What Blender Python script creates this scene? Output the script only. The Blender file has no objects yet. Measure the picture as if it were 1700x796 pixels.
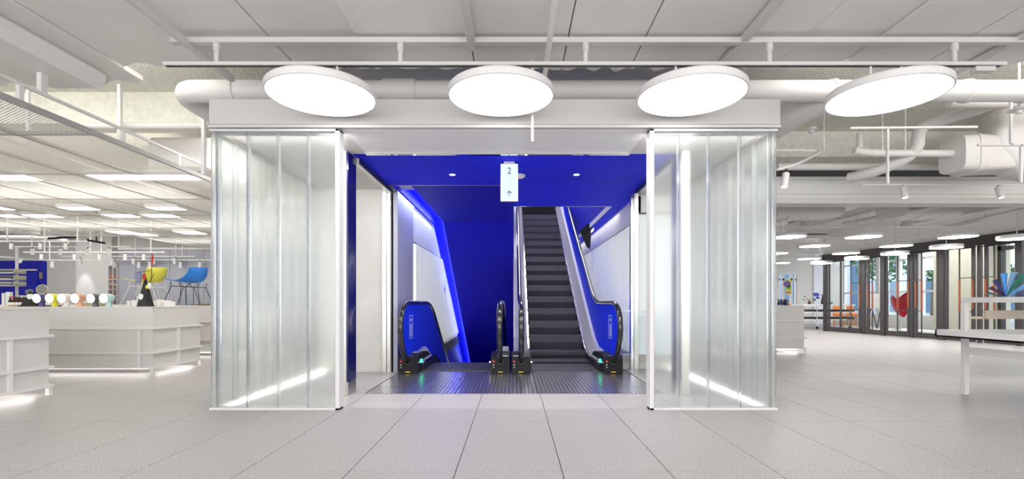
import bpy, bmesh, math, random
from mathutils import Vector, Matrix
random.seed(7)
sc = bpy.context.scene
COL = sc.collection
F, HC = 825.0, 0.96            # focal length in pixels of the 1700 px frame, eye height in metres
def X(px, d): return (px-853.0)/F*d
def Z(py, d): return HC+(502.0-py)/F*d
def P(px, py, d): return Vector((X(px, d), d, Z(py, d)))

# ------------------------------------------------------------------ camera
cam = bpy.data.cameras.new('camera'); co = bpy.data.objects.new('camera', cam); COL.objects.link(co)
co.location = (0, 0, HC); co.rotation_euler = (math.pi/2, 0, 0)
cam.sensor_width = 36; cam.lens = F/1700*36
cam.shift_x = -3/1700; cam.shift_y = 104/1700
cam.clip_start = .05; cam.clip_end = 200
sc.camera = co
# ------------------------------------------------------------------ world, view
w = bpy.data.worlds.new('world'); sc.world = w; w.use_nodes = True
bg = w.node_tree.nodes['Background']; bg.inputs[0].default_value = (.93, .96, 1, 1); bg.inputs[1].default_value = 1.9
sc.view_settings.view_transform = 'Standard'; sc.view_settings.look = 'None'
sc.view_settings.gamma = 1; sc.view_settings.exposure = 0.53
sc.view_settings.use_curve_mapping = False
sc.cycles.max_bounces = 12; sc.cycles.transmission_bounces = 10; sc.cycles.transparent_max_bounces = 16
sc.cycles.sample_clamp_indirect = 4.0
# ------------------------------------------------------------------ large lights
def area(name, loc, rot, sx, sy, power, color=(1, .98, .95)):
    l = bpy.data.lights.new(name, 'AREA'); l.shape = 'RECTANGLE'; l.size = sx; l.size_y = sy
    l.energy = power; l.color = color
    o = bpy.data.objects.new(name, l); COL.objects.link(o); o.location = loc; o.rotation_euler = rot
    return o
PI = math.pi
area('shop_light', (0, -1.2, 2.95), (0, 0, 0), 9, 1.4, 105)
area('shop_light', (-8, 1.0, 2.95), (0, 0, 0), 4, 2, 60)
area('shop_light', (7, 2.0, 2.95), (0, 0, 0), 4, 2, 60)
for yy, e in ((7.2, 66), (10.2, 72), (12.9, 62)):    # luminaires above the mesh ceiling
    area('mesh_light', (-9.2 if yy > 6 else -6.6, yy, 3.1), (0, 0, 0), 9 if yy > 6 else 3.5, .5, e, (1, .98, .93))
area('mesh_upfill', (-7.0, 6.9, 2.62), (PI, 0, 0), 5, .25, 10, (1, .99, .93))  # fill added to brighten the rough slab above the mesh
area('rear_fill', (-14.6, 15.6, 3.33), (0, 0, 0), 3, .15, 34)  # fill added to brighten the shop's back walls
area('rear_fill', (-6.2, 15.9, 3.33), (0, 0, 0), 5, .3, 45)  # second added fill for the rear of the shop
area('vestibule_fill', (12.9, 14.0, 3.26), (0, 0, 0), 1.6, 8, 150)  # fill added to brighten the vestibule beyond the doors
area('shaft_light', (.8, 11.5, 5.6), (0, 0, 0), 1.2, 5, 150)
area('well_light', (-.8, 12.5, -1.6), (PI, 0, 0), .8, 2, 4)
area('portal_light', (-2.12, 4.54, 2.496), (.75, 0, 0), 1.0, .02, 26)
area('portal_light', (1.78, 4.54, 2.496), (.75, 0, 0), 1.0, .02, 24)
area('gap_fill', (6.4, 4.33, 3.25), (PI/2, 0, 0), 7.5, .2, 30)  # hidden fill added to brighten duct, slab and bulkhead
area('gap_fill', (-6.5, 4.33, 3.25), (PI/2, 0, 0), 7, .2, 26, (1, .99, .94))  # the same added fill for the rough slab on the shop side
area('portal_light', (0, 4.8, 2.49), (0, 0, 0), 2.6, .25, 16)
area('fill_behind_camera', (0, -4.5, 1.7), (PI/2, 0, 0), 16, 3.0, 225, (1, .975, .93))  # fill added behind the camera to brighten the ceiling and header
area('cove_light', (-1.47, 8.2, 2.60), (0, 0, 0), .07, 3.0, 6, (.75, .8, 1))
area('trim_fill', (1.70, 12.0, 2.51), (0, 0, 0), .05, 7, 7)  # strip added to brighten the wall beside the up escalator
for sx, e in ((4.9, 75), (6.6, 100)):
    l = bpy.data.lights.new('floor_spot', 'SPOT'); l.energy = e; l.spot_size = .75; l.spot_blend = .7; l.shadow_soft_size = .05
    o = bpy.data.objects.new('floor_spot', l); COL.objects.link(o); o.location = (sx, 6.05, 3.1)
area('slab_fill', (-3.3, 6.9, 3.36), (0, 0, 0), .8, 2.0, 42)  # hidden fill added to brighten the counter sides and chairs
area('landing_light', (0, 6.2, 2.50), (0, 0, 0), 2.2, .2, 16)

# ------------------------------------------------------------------ materials
def mat(name, color, rough=.5, metal=0, spec=.5, coat=0, trans=0, ior=1.45, emit=None, estr=0, bump=None, vary=None, speck=None, alpha=1, aniso=0):
    m = bpy.data.materials.new(name); m.use_nodes = True
    nt = m.node_tree; b = nt.nodes['Principled BSDF']; I = b.inputs
    I['Base Color'].default_value = (*color, 1); I['Roughness'].default_value = rough
    I['Metallic'].default_value = metal; I['Specular IOR Level'].default_value = spec
    I['Coat Weight'].default_value = coat; I['Coat Roughness'].default_value = .08
    I['Transmission Weight'].default_value = trans; I['IOR'].default_value = ior
    I['Alpha'].default_value = alpha
    if emit: I['Emission Color'].default_value = (*emit, 1); I['Emission Strength'].default_value = estr
    tc = nt.nodes.new('ShaderNodeTexCoord')
    if bump:
        n = nt.nodes.new('ShaderNodeTexNoise'); n.inputs['Scale'].default_value = bump[0]; n.inputs['Detail'].default_value = 5
        bp = nt.nodes.new('ShaderNodeBump'); bp.inputs['Strength'].default_value = bump[1]; bp.inputs['Distance'].default_value = bump[2] if len(bump) > 2 else .02
        nt.links.new(tc.outputs['Object'], n.inputs['Vector']); nt.links.new(n.outputs['Fac'], bp.inputs['Height'])
        nt.links.new(bp.outputs['Normal'], I['Normal'])
    if vary:
        n = nt.nodes.new('ShaderNodeTexNoise'); n.inputs['Scale'].default_value = vary[0]; n.inputs['Detail'].default_value = 4
        r = nt.nodes.new('ShaderNodeValToRGB')
        r.color_ramp.elements[0].position = .3; r.color_ramp.elements[1].position = .7
        r.color_ramp.elements[0].color = (*[c*(1-vary[1]) for c in color], 1); r.color_ramp.elements[1].color = (*[min(1, c*(1+vary[1])) for c in color], 1)
        nt.links.new(tc.outputs['Object'], n.inputs['Vector']); nt.links.new(n.outputs['Fac'], r.inputs['Fac'])
        nt.links.new(r.outputs['Color'], I['Base Color'])
    if speck:
        n = nt.nodes.new('ShaderNodeTexNoise'); n.inputs['Scale'].default_value = speck[0]; n.inputs['Detail'].default_value = 3
        r = nt.nodes.new('ShaderNodeValToRGB')
        r.color_ramp.elements[0].position = .36; r.color_ramp.elements[1].position = .68
        r.color_ramp.elements[0].color = (*[c*.80 for c in color], 1); r.color_ramp.elements[1].color = (*speck[1], 1)
        e = r.color_ramp.elements.new(.52); e.color = (*color, 1)
        nt.links.new(tc.outputs['Object'], n.inputs['Vector']); nt.links.new(n.outputs['Fac'], r.inputs['Fac'])
        nt.links.new(r.outputs['Color'], I['Base Color'])
    return m
def emat(name, color, strength):
    m = bpy.data.materials.new(name); m.use_nodes = True; nt = m.node_tree
    nt.nodes.remove(nt.nodes['Principled BSDF'])
    e = nt.nodes.new('ShaderNodeEmission'); e.inputs[0].default_value = (*color, 1); e.inputs[1].default_value = strength
    nt.links.new(e.outputs[0], nt.nodes['Material Output'].inputs[0]); return m
M = {}
M['white'] = mat('white_paint', (.66, .64, .615), .45, vary=(3, .02))
M['white2'] = mat('white_metal', (.76, .74, .73), .35)
M['lintel'] = mat('lintel_panel', (.58, .56, .55), .45)
M['wallw'] = mat('white_wall', (.78, .77, .74), .6)
M['marble'] = mat('pale_stone', (.52, .51, .48), .35, vary=(6, .05), bump=(30, .08))
M['ceil'] = mat('painted_ceiling_board', (.80, .775, .75), .75, vary=(1.5, .035), bump=(2.2, .25, .03))
M['pipe'] = mat('painted_pipe', (.72, .69, .67), .55, bump=(6, .12, .01))
M['frame'] = mat('screen_frame_paint', (.60, .59, .585), .45)
M['rail'] = mat('painted_rail', (.62, .60, .585), .5)
M['rough'] = mat('sprayed_concrete', (.84, .83, .75), .95, vary=(14, .06), bump=(38, .8, .05))
M['tile'] = mat('speckled_stone_tile', (.36, .335, .33), .42, spec=.4, speck=(150, (.66, .64, .63)))
M['grout'] = mat('dark_joint', (.10, .09, .085), .9)
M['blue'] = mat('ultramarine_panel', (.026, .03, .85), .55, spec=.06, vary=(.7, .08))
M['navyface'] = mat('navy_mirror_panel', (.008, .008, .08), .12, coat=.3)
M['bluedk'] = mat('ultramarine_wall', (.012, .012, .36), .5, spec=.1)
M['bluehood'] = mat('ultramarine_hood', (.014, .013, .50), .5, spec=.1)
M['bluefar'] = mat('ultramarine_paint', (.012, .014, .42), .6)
M['steel'] = mat('brushed_steel', (.60, .58, .55), .28, metal=1, bump=(3, .05))
M['chrome'] = mat('polished_steel', (.72, .70, .74), .16, metal=1)
M['deck'] = mat('satin_steel', (.62, .61, .65), .3, metal=.35)
M['rubber'] = mat('black_rubber', (.012, .012, .014), .22, coat=.5)
M['base'] = mat('charcoal_plastic', (.016, .016, .019), .45, spec=.15)
M['skirt'] = mat('black_skirt', (.02, .02, .025), .3)
M['step'] = mat('dark_step_metal', (.095, .09, .11), .45, metal=.3)
M['plate'] = mat('ribbed_steel', (.50, .48, .52), .26, metal=.9)
M['platelow'] = mat('groove_steel', (.06, .06, .065), .5, metal=.6)
M['panel'] = mat('reflected_blue_balustrade', (.008, .03, .70), .5, spec=.04)  # reflection of the blue hood painted as the panel's colour
M['bluetint'] = mat('blue_tinted_grey_panel', (.36, .36, .44), .35)  # blue reflected on the grey pier is mixed into its colour
M['line'] = mat('printed_line', (.55, .60, .85), .5)
M['yellowl'] = mat('yellow_label', (.8, .55, .05), .5)
M['redl'] = mat('red_button', (.6, .05, .04), .4)
M['key'] = mat('grey_key_plate', (.4, .4, .42), .4)
M['uglass'] = mat('ribbed_frosted_glass', (.95, .975, .965), .15, trans=.94, ior=1.35)
M['uglass2'] = mat('frosted_glass_back', (.90, .92, .91), .5, trans=.6, ior=1.3)
M['backlit_soft'] = emat('soft_backlight_sheet', (.95, .97, 1), .9)
M['backlit'] = emat('backlight_sheet', (1, .97, .88), 2.2)
M['clear'] = mat('clear_glass', (.93, .97, .97), .0, trans=1, ior=1.1)
M['acryl'] = mat('clear_acrylic', (.9, .93, .95), .03, trans=1, ior=1.2)
M['dark'] = mat('bronze_grey_frame', (.055, .048, .048), .4, metal=.3)
M['orange'] = mat('copper_handle', (.30, .075, .03), .4)
M['black'] = mat('black', (.012, .012, .012), .45)
M['voidshade'] = mat('painted_void_shade', (.06, .06, .06), .9)  # dark colour stands for the shade in unlit voids
M['mirror'] = mat('mirror_strip', (.75, .75, .75), .06, metal=1)
M['lampface'] = emat('lamp_diffuser', (1, .985, .95), 5.5)
M['farface'] = emat('far_lamp_diffuser', (1, .985, .96), 14)
M['led'] = emat('led_strip', (1, .98, .94), 6)
M['ledlow'] = emat('plinth_led', (1, .97, .92), 9)
M['ledblue'] = emat('cove_led', (.45, .55, 1), 22)
M['green'] = emat('green_signal', (.02, .9, .45), 5)
M['signface'] = emat('sign_face', (.72, .86, 1), .85)
M['down'] = emat('downlight_lens', (.95, .97, 1), 8)
M['tablelamp'] = emat('table_lamp_disc', (1, .98, .95), 4)
M['lum'] = emat('luminaire_face', (1, .98, .94), 4)
M['navy'] = mat('navy_print', (.01, .015, .12), .6)
M['greyp'] = mat('grey_print', (.35, .45, .62), .6)
def mesh_mat():
    m = bpy.data.materials.new('expanded_metal_mesh'); m.use_nodes = True; nt = m.node_tree
    b = nt.nodes['Principled BSDF']; b.inputs['Base Color'].default_value = (.78, .76, .73, 1); b.inputs['Roughness'].default_value = .5
    out = nt.nodes['Material Output']
    tr = nt.nodes.new('ShaderNodeBsdfTransparent'); tl = nt.nodes.new('ShaderNodeBsdfTranslucent'); tl.inputs[0].default_value = (.9, .88, .84, 1)
    mx = nt.nodes.new('ShaderNodeMixShader'); mx.inputs[0].default_value = .38
    nt.links.new(b.outputs[0], mx.inputs[1]); nt.links.new(tl.outputs[0], mx.inputs[2])
    tc = nt.nodes.new('ShaderNodeTexCoord'); sp = nt.nodes.new('ShaderNodeSeparateXYZ'); nt.links.new(tc.outputs['Object'], sp.inputs[0])
    def s(o, k):
        a = nt.nodes.new('ShaderNodeMath'); a.operation = 'MULTIPLY'; a.inputs[1].default_value = k; nt.links.new(sp.outputs[o], a.inputs[0])
        c = nt.nodes.new('ShaderNodeMath'); c.operation = 'SINE'; nt.links.new(a.outputs[0], c.inputs[0]); return c
    a, c = s('X', 2*PI/.05), s('Y', 2*PI/.028)
    pr = nt.nodes.new('ShaderNodeMath'); pr.operation = 'ADD'; nt.links.new(a.outputs[0], pr.inputs[0]); nt.links.new(c.outputs[0], pr.inputs[1])
    ab = nt.nodes.new('ShaderNodeMath'); ab.operation = 'ABSOLUTE'; nt.links.new(pr.outputs[0], ab.inputs[0])
    gt = nt.nodes.new('ShaderNodeMath'); gt.operation = 'GREATER_THAN'; gt.inputs[1].default_value = 1.0; nt.links.new(ab.outputs[0], gt.inputs[0])
    m2 = nt.nodes.new('ShaderNodeMixShader'); nt.links.new(gt.outputs[0], m2.inputs[0])
    nt.links.new(mx.outputs[0], m2.inputs[1]); nt.links.new(tr.outputs[0], m2.inputs[2]); nt.links.new(m2.outputs[0], out.inputs[0])
    return m
M['mesh'] = mesh_mat()
_cm = {}
def cm(c, rough=.5):
    k = (tuple(c), rough)
    if k not in _cm: _cm[k] = mat('paint_%d' % len(_cm), c, rough)
    return _cm[k]

# ------------------------------------------------------------------ mesh builder
def wloc(o):
    v = Vector((0, 0, 0))
    while o: v += o.location; o = o.parent
    return v
class MB:
    def __init__(s): s.v = []; s.f = []
    def add(s, vs, fs):
        n = len(s.v); s.v += [tuple(v) for v in vs]; s.f += [tuple(i+n for i in f) for f in fs]; return s
    def box(s, x0, x1, y0, y1, z0, z1):
        x0, x1 = sorted((x0, x1)); y0, y1 = sorted((y0, y1)); z0, z1 = sorted((z0, z1))
        return s.add([(x0,y0,z0),(x1,y0,z0),(x1,y1,z0),(x0,y1,z0),(x0,y0,z1),(x1,y0,z1),(x1,y1,z1),(x0,y1,z1)],
                     [(3,2,1,0),(4,5,6,7),(0,1,5,4),(1,2,6,5),(2,3,7,6),(3,0,4,7)])
    def bar(s, p, q, w, h=None, up=(0,0,1)):
        h = h or w; p = Vector(p); q = Vector(q); d = (q-p).normalized(); u = Vector(up)
        if abs(d.dot(u)) > .95: u = Vector((0,1,0))
        a = d.cross(u).normalized()*w/2; b = a.cross(d).normalized()*h/2
        vs = [e+i*a+j*b for e in (p, q) for i, j in ((-1,-1),(1,-1),(1,1),(-1,1))]
        return s.add(vs, [(3,2,1,0),(4,5,6,7),(0,1,5,4),(1,2,6,5),(2,3,7,6),(3,0,4,7)])
    def tube(s, pts, r, n=12, closed=False, sx=1):
        pts = [Vector(p) for p in pts]; N = len(pts); rr = r if isinstance(r, (list, tuple)) else [r]*N
        vs = []; a = None
        for i, p in enumerate(pts):
            if closed: d = pts[(i+1) % N]-pts[i-1]
            else: d = pts[min(i+1, N-1)]-pts[max(i-1, 0)]
            d.normalize()
            if a is None:
                u = Vector((0,0,1)) if abs(d.z) < .9 else Vector((1,0,0)); a = d.cross(u).normalized()
            else: a = (a-d*a.dot(d)).normalized()
            b = d.cross(a)
            for k in range(n):
                t = 2*PI*k/n; vs.append(p+a*math.cos(t)*rr[i]*sx+b*math.sin(t)*rr[i])
        fs = []
        for i in range(N if closed else N-1):
            j = (i+1) % N
            for k in range(n): fs.append((i*n+k, i*n+(k+1) % n, j*n+(k+1) % n, j*n+k))
        if not closed: fs += [tuple(range(n-1, -1, -1)), tuple((N-1)*n+k for k in range(n))]
        return s.add(vs, fs)
    def lathe(s, prof, c=(0,0,0), axis=(0,0,1), n=24):      # prof: (radius, height) pairs
        c = Vector(c); ax = Vector(axis).normalized(); u = Vector((1,0,0)) if abs(ax.x) < .9 else Vector((0,1,0))
        a = ax.cross(u).normalized(); b = ax.cross(a); vs = []
        for r, h in prof:
            for k in range(n):
                t = 2*PI*k/n; vs.append(c+ax*h+(a*math.cos(t)+b*math.sin(t))*r)
        fs = [(i*n+k, i*n+(k+1) % n, (i+1)*n+(k+1) % n, (i+1)*n+k) for i in range(len(prof)-1) for k in range(n)]
        if prof[0][0] > 1e-5: fs.append(tuple(range(n-1, -1, -1)))
        if prof[-1][0] > 1e-5: fs.append(tuple((len(prof)-1)*n+k for k in range(n)))
        return s.add(vs, fs)
    def prism(s, poly, off):                                # poly: 3d points of one face, off: extrusion vector
        n = len(poly); off = Vector(off); a = [Vector(p) for p in poly]
        return s.add(a+[p+off for p in a], [tuple(range(n-1, -1, -1)), tuple(range(n, 2*n))]+[(i, (i+1) % n, n+(i+1) % n, n+i) for i in range(n)])
    def sweep(s, path, x0, x1, h0, h1):
        """a band between x0 and x1 that follows path (y, z), from h0 below to h1 above it"""
        n = len(path); vs = []
        for y, z in path: vs += [(x0, y, z-h0), (x1, y, z-h0), (x1, y, z+h1), (x0, y, z+h1)]
        fs = [(3,2,1,0), tuple((n-1)*4+k for k in range(4))]
        for i in range(n-1):
            for k in range(4): fs.append((i*4+k, i*4+(k+1) % 4, (i+1)*4+(k+1) % 4, (i+1)*4+k))
        return s.add(vs, fs)
    def build(s, name, m, parent=None, smooth=False, bevel=0):
        xs = [v[0] for v in s.v]; ys = [v[1] for v in s.v]; zs = [v[2] for v in s.v]
        o0 = Vector(((min(xs)+max(xs))/2, (min(ys)+max(ys))/2, min(zs)))
        me = bpy.data.meshes.new(name); me.from_pydata([Vector(v)-o0 for v in s.v], [], s.f)
        bm = bmesh.new(); bm.from_mesh(me); bmesh.ops.recalc_face_normals(bm, faces=bm.faces)
        if bevel: bmesh.ops.bevel(bm, geom=list(bm.edges), offset=bevel, segments=1, affect='EDGES', profile=.5)
        bm.to_mesh(me); bm.free()
        me.materials.append(m if not isinstance(m, str) else M[m])
        if smooth:
            me.polygons.foreach_set('use_smooth', [True]*len(me.polygons)); me.set_sharp_from_angle(angle=math.radians(38))
        o = bpy.data.objects.new(name, me); COL.objects.link(o)
        if parent: o.parent = parent; o.location = o0-wloc(parent)
        else: o.location = o0
        return o
def box(x0, x1, y0, y1, z0, z1): return MB().box(x0, x1, y0, y1, z0, z1)
def tag(o, label, cat, group=None):
    o['label'] = label; o['category'] = cat
    if group: o['group'] = group
    return o
def struct(o, label, cat): o['kind'] = 'structure'; o['label'] = label; o['category'] = cat; return o
def thing(name, loc, label, cat, group=None):
    o = bpy.data.objects.new(name, None); COL.objects.link(o); o.location = loc; o.empty_display_size = .1
    return tag(o, label, cat, group)
def sthing(name, loc, label, cat):
    o = thing(name, loc, label, cat); o['kind'] = 'structure'; return o
def dup(o, parent=None):
    c = o.copy(); COL.objects.link(c)
    if parent: c.parent = parent
    for ch in list(o.children): dup(ch, c)
    return c
ORD = ['first', 'second', 'third', 'fourth', 'fifth', 'sixth', 'seventh', 'eighth', 'ninth', 'tenth', 'eleventh', 'twelfth']

# ================================================================== FLOOR
XL, XR = -2.70, 2.34            # outer faces of the escalator enclosure
fl = MB()
for b in ((-19, 21, -3, 5.2), (-19, -1.56, 5.2, 7.05), (1.56, 21, 5.2, 7.2), (-19, -1.62, 7.05, 23.5), (1.80, 21, 7.2, 23.5)): fl.box(*b, -.25, -.008)
floor = struct(fl.build('floor', 'grout'), 'pale speckled stone tiled floor of the shop', 'floor')
cells = []
for j in range(-3, 17):
    y0 = 2.82+1.19*j; y1 = y0+1.19
    for k in range(-34, 36):
        x0 = -.329+.603*k; x1 = x0+.603
        if x1 < -1.045*y1-.7 or x0 > 1.035*y1+.7 or y1 < 1.2: continue
        a, b, c, d = x0, x1, y0, y1
        if y0 > 5.1:
            if XL+.02 < (a+b)/2 < 0 or (a < -1.57 < b): b = min(b, -1.57)
            if 0 < (a+b)/2 < XR or (a < 1.57 < b): a = max(a, 1.57)
            if -1.57 <= a and b <= 1.57: continue
            if b-a < .02 or (XL < (a+b)/2 < XR and c > 7): continue
            if XL < (a+b)/2 < XR: d = min(d, 7.04)
        cells.append((y0+abs((a+b)/2)*.15, a, b, c, d))
cells.sort()
shared = {}
rest = MB(); G = .0026
for i, (_, a, b, c, d) in enumerate(cells):
    if i < 290 and d < 15:
        key = (round(b-a, 3), round(d-c, 3))
        if key not in shared:
            o = box(a+G, b-G, c+G, d-G, -.02, 0).build('tile', 'tile', floor, bevel=.0012); shared[key] = o
        else:
            o = shared[key].copy(); COL.objects.link(o)
            s0 = o.data; bb = Vector(((a+b)/2, (c+d)/2, -.02)); o.location = bb-wloc(floor)
    else: rest.box(a+G, b-G, c+G, d-G, -.02, 0)
r = rest.build('distant_tile', 'tile', floor); r['kind'] = 'stuff'

# floor plate in front of the escalators: ribs running towards them
fp = thing('landing_plate', (0, 5.9, -.02), 'dark ribbed steel landing plate sunk in the floor before the escalators', 'floor plate')
box(-1.56, 1.56, 5.205, 7.10, -.12, -.012).build('base_plate', 'platelow', fp)
for y0, y1 in ((5.21, 5.62), (5.63, 6.28), (6.29, 6.97)):
    for s, (xa, xb) in enumerate(((-1.55, -.62), (-.615, .25), (.255, 1.55))):
        mb = MB(); n = int((xb-xa)/.042)
        for i in range(n):
            x = xa+(i+.5)*(xb-xa)/n; mb.box(x-.0175, x+.0175, y0, y1, -.0115, 0)
        o = mb.build('ribbed_cover', 'plate', fp)
# ================================================================== CEILING (front boards)
cs = box(-14, 13, -3, 4.30, 3.10, 3.4)
ceiling = struct(cs.build('ceiling', 'ceil'), 'off-white painted board ceiling over the front aisle', 'ceiling')
bx = [-13, -9.5, -7.6, -6.2, -5.2, -4.35, -3.5, -2.66, -1.95, -1.245, -.345, .43, 1.04, 1.81, 2.32, 2.9, 3.6, 4.3, 5.1, 6.0, 7.4, 9.5, 12.5]
for i in range(len(bx)-1):
    a, b = bx[i]+.006, bx[i+1]-.006; dz = random.choice((0, .012, .02, .006)); end = 4.44+random.uniform(-.03, .03)
    if b < -3.5: end = 4.55+.25*random.random()
    n = 10; mb = MB(); vs = []; y0 = -3
    for k in range(n+1):
        x = a+(b-a)*k/n; e = end+.05*math.sin(k*1.7+i*2.3)+random.uniform(-.02, .02)
        vs += [(x, y0, 3.055+dz), (x, e, 3.055+dz), (x, e, 3.10), (x, y0, 3.10)]
    fs = []
    for k in range(n):
        for q in range(4): fs.append((k*4+q, k*4+(q+1) % 4, k*4+4+(q+1) % 4, k*4+4+q))
    fs += [(0,1,2,3), (n*4+3, n*4+2, n*4+1, n*4)]
    mb.add(vs, fs).build('ceiling_board', 'ceil', ceiling)
struct(box(-4.25, -3.70, -3, 4.58, 2.90, 3.09).build('ceiling_fold', 'ceil', None, bevel=.07), 'lowered boxed fold of the painted ceiling on the shop side', 'ceiling')
# rough slab beyond with its cross beams
sl = MB().box(-19, XL-.02, 4.3, 19, 3.38, 3.6).box(XL-.02, XR+.02, 4.3, 6.9, 3.38, 3.6).box(XR+.02, 15, 4.3, 7.6, 3.38, 3.6)
slab = struct(sl.build('ceiling_slab', 'rough'), 'rough sprayed concrete slab above the pipes', 'ceiling')
struct(MB().box(-19, XL+.9, 5.72, 6.05, 3.02, 3.38).build('ceiling_beam', 'rough'), 'sprayed concrete beam crossing above the shop side', 'beam')
struct(MB().box(XR+.02, 14, 7.04, 7.35, 3.02, 3.38).build('ceiling_beam', 'rough'), 'sprayed concrete beam above the white bulkhead', 'beam')
struct(MB().box(-19, XL, 9.5, 9.8, 3.0, 3.38).build('ceiling_beam', 'rough'), 'sprayed concrete beam above the mesh ceiling', 'beam')
# bulkhead beam of the right room and a dark sheet for the shade in its gap
fb = sthing('bulkhead', (6, 7.5, 2.45), 'white stepped bulkhead beam crossing above the way to the glazed doors', 'beam')
yb = 7.5
box(XR, 12.2, yb, yb+.30, Z(338, yb), Z(300, yb)).build('panel', 'wallw', fb)
box(XR, 12.2, yb-.03, yb, Z(338, yb)-.004, Z(329, yb)).build('rail', 'white', fb)
box(XR, 12.2, yb-.015, yb+.3, Z(300, yb)+.002, Z(294, yb)).build('top_flange', 'white', fb)
box(XR, 12.2, yb-.012, yb, Z(324, yb), Z(322, yb)).build('groove_strip', 'white', fb)
struct(box(XR, 12.2, 7.9, 7.95, 2.7, 3.4).build('wall_gap_shade', 'voidshade'), 'dark sheet painted as the shaded void above the white bulkhead', 'wall')
# ================================================================== CORE ENCLOSURE
YF = 4.42
hd = sthing('portal_header', (-.18, YF, 2.51), 'pale grey header box above the portal and the glass screens', 'header')
box(XL-.01, XR+.03, YF, 7.0, 2.545, Z(165, YF)).build('fascia', 'lintel', hd)
box(XL-.015, XR+.035, YF-.004, YF+.06, Z(212, YF), Z(207, YF)).build('ledge', 'lintel', hd)
box(-1.54, 1.205, YF+.06, 5.17, 2.512, 2.545).build('soffit', cm((.88, .87, .87)), hd)
MB().box(XL+.03, -1.54, YF+.06, 5.2, 2.512, 2.545).box(XL+.03, -1.705, 5.2, 6.84, 2.512, 2.545).build('soffit', 'white', hd)
MB().box(1.205, XR-.02, YF+.06, 5.2, 2.512, 2.545).box(1.805, XR-.02, 5.2, 7.2, 2.512, 2.545).build('soffit', 'white', hd)
box(-1.54, 1.205, 5.16, 5.20, 2.495, 2.512).build('metal_edge', 'mirror', hd)
# core walls
struct(box(XL, -1.66, 6.84, 7.0, 0, 2.512).build('wall_left', 'marble'), 'pale stone end wall left of the portal', 'wall')
wr = MB().box(1.78, XR, 7.2, 7.3, 2.24, 2.512)
struct(wr.build('wall_right', 'wallw'), 'white strip of wall above the frosted glass right of the escalators', 'wall')
struct(MB().box(XL-.02, XL, 6.95, 17.5, 0, 3.4).box(XR, XR+.02, 7.3, 17.5, 0, 3.4).build('wall_core', 'wallw'), 'white outer walls of the escalator core', 'wall')
box(1.62, XR-.03, 7.12, 7.30, 0, .2)
struct(box(1.56, XR-.03, 7.14, 7.30, -.01, .2).build('baseboard_right', 'marble'), 'low pale stone plinth under the frosted glass', 'plinth')
# side walls of the well
struct(MB().box(-1.66, -1.62, 7.92, 17.5, -.06, 2.50).box(-1.62, -1.605, 7.92, 17.5, 1.93, 2.50).build('wall_well_left', 'wallw'), 'white wall beside the down escalator', 'wall')
struct(box(1.80, 1.84, 7.2, 17.5, -.06, 2.50).build('wall_well_right', 'wallw'), 'white wall beside the up escalator', 'wall')
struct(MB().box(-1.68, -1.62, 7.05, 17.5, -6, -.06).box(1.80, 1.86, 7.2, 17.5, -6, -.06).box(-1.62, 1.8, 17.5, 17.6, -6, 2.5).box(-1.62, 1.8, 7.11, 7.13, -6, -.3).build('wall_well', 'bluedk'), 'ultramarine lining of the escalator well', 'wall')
struct(box(-1.68, 1.86, 7.0, 17.6, -6.1, -6).build('floor_lower', 'bluedk'), 'floor far down in the escalator well', 'floor')
# white line and black line on the walls
struct(MB().box(-1.618, -1.600, 7.92, 17.4, 2.455, 2.475).build('trim_1', 'black'), 'thin black reveal near the top of the white well wall', 'trim')
struct(MB().box(-1.618, -1.600, 7.92, 17.4, 1.91, 1.93).build('trim_2', 'black'), 'thin black reveal above the frosted glass beside the down escalator', 'trim')
struct(MB().box(1.778, 1.80, 7.2, 17.4, 2.13, 2.15).box(1.80, XR-.03, 7.13, 7.15, 2.23, 2.245).build('trim_3', 'black'), 'thin black reveal above the frosted glass beside the up escalator', 'trim')
# back U glass linings
def channel(mb, p, q, t=.008, fl=.05, inward=(0, 1)):
    """one U-shaped glass channel from plan point p to q, its flanges pointing inward"""
    return mb
def uchan(p, q, z0, z1, inn, t=.007, fl=.05):
    p = Vector((*p, 0)); q = Vector((*q, 0)); u = (q-p).normalized(); n = Vector((*inn, 0))
    poly = [p, q, q+n*fl, q+n*fl-u*t, q-u*t+n*t, p+u*t+n*t, p+u*t+n*fl, p+n*fl]
    return MB().prism([Vector((a.x, a.y, z0)) for a in poly], (0, 0, z1-z0))
gl = sthing('glass_lining', (-1.6, 12, .05), 'frosted glass lining on the white wall beside the down escalator', 'glass wall')
for i in range(66):
    y = 8.0+.134*i; uchan((-1.570, y+.010), (-1.570, y+.124), .08, 1.90, (-1, 0), fl=.028).build('glass_channel', 'uglass2', gl)
box(-1.612, -1.606, 8.0, 16.9, .08, 1.90).build('light_panel', 'backlit', gl)
gr = sthing('glass_lining', (1.78, 12, .05), 'frosted glass lining on the white wall beside the up escalator', 'glass wall')
for i in range(66):
    y = 7.35+.134*i; uchan((1.75, y+.010), (1.75, y+.124), .2, 2.12, (1, 0), fl=.028).build('glass_channel', 'uglass2', gr)
box(1.788, 1.794, 7.35, 16.9, .2, 2.12).build('light_panel', 'backlit', gr)
box(1.8, 2.3, 7.195, 7.199, .2, 2.22).build('light_panel', 'backlit_soft', gr)
for i in range(4): uchan((1.79+.134*i+.003, 7.16), (1.79+.134*i+.131, 7.16), .2, 2.23, (0, 1), fl=.03).build('glass_channel', 'uglass2', gr)
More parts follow.
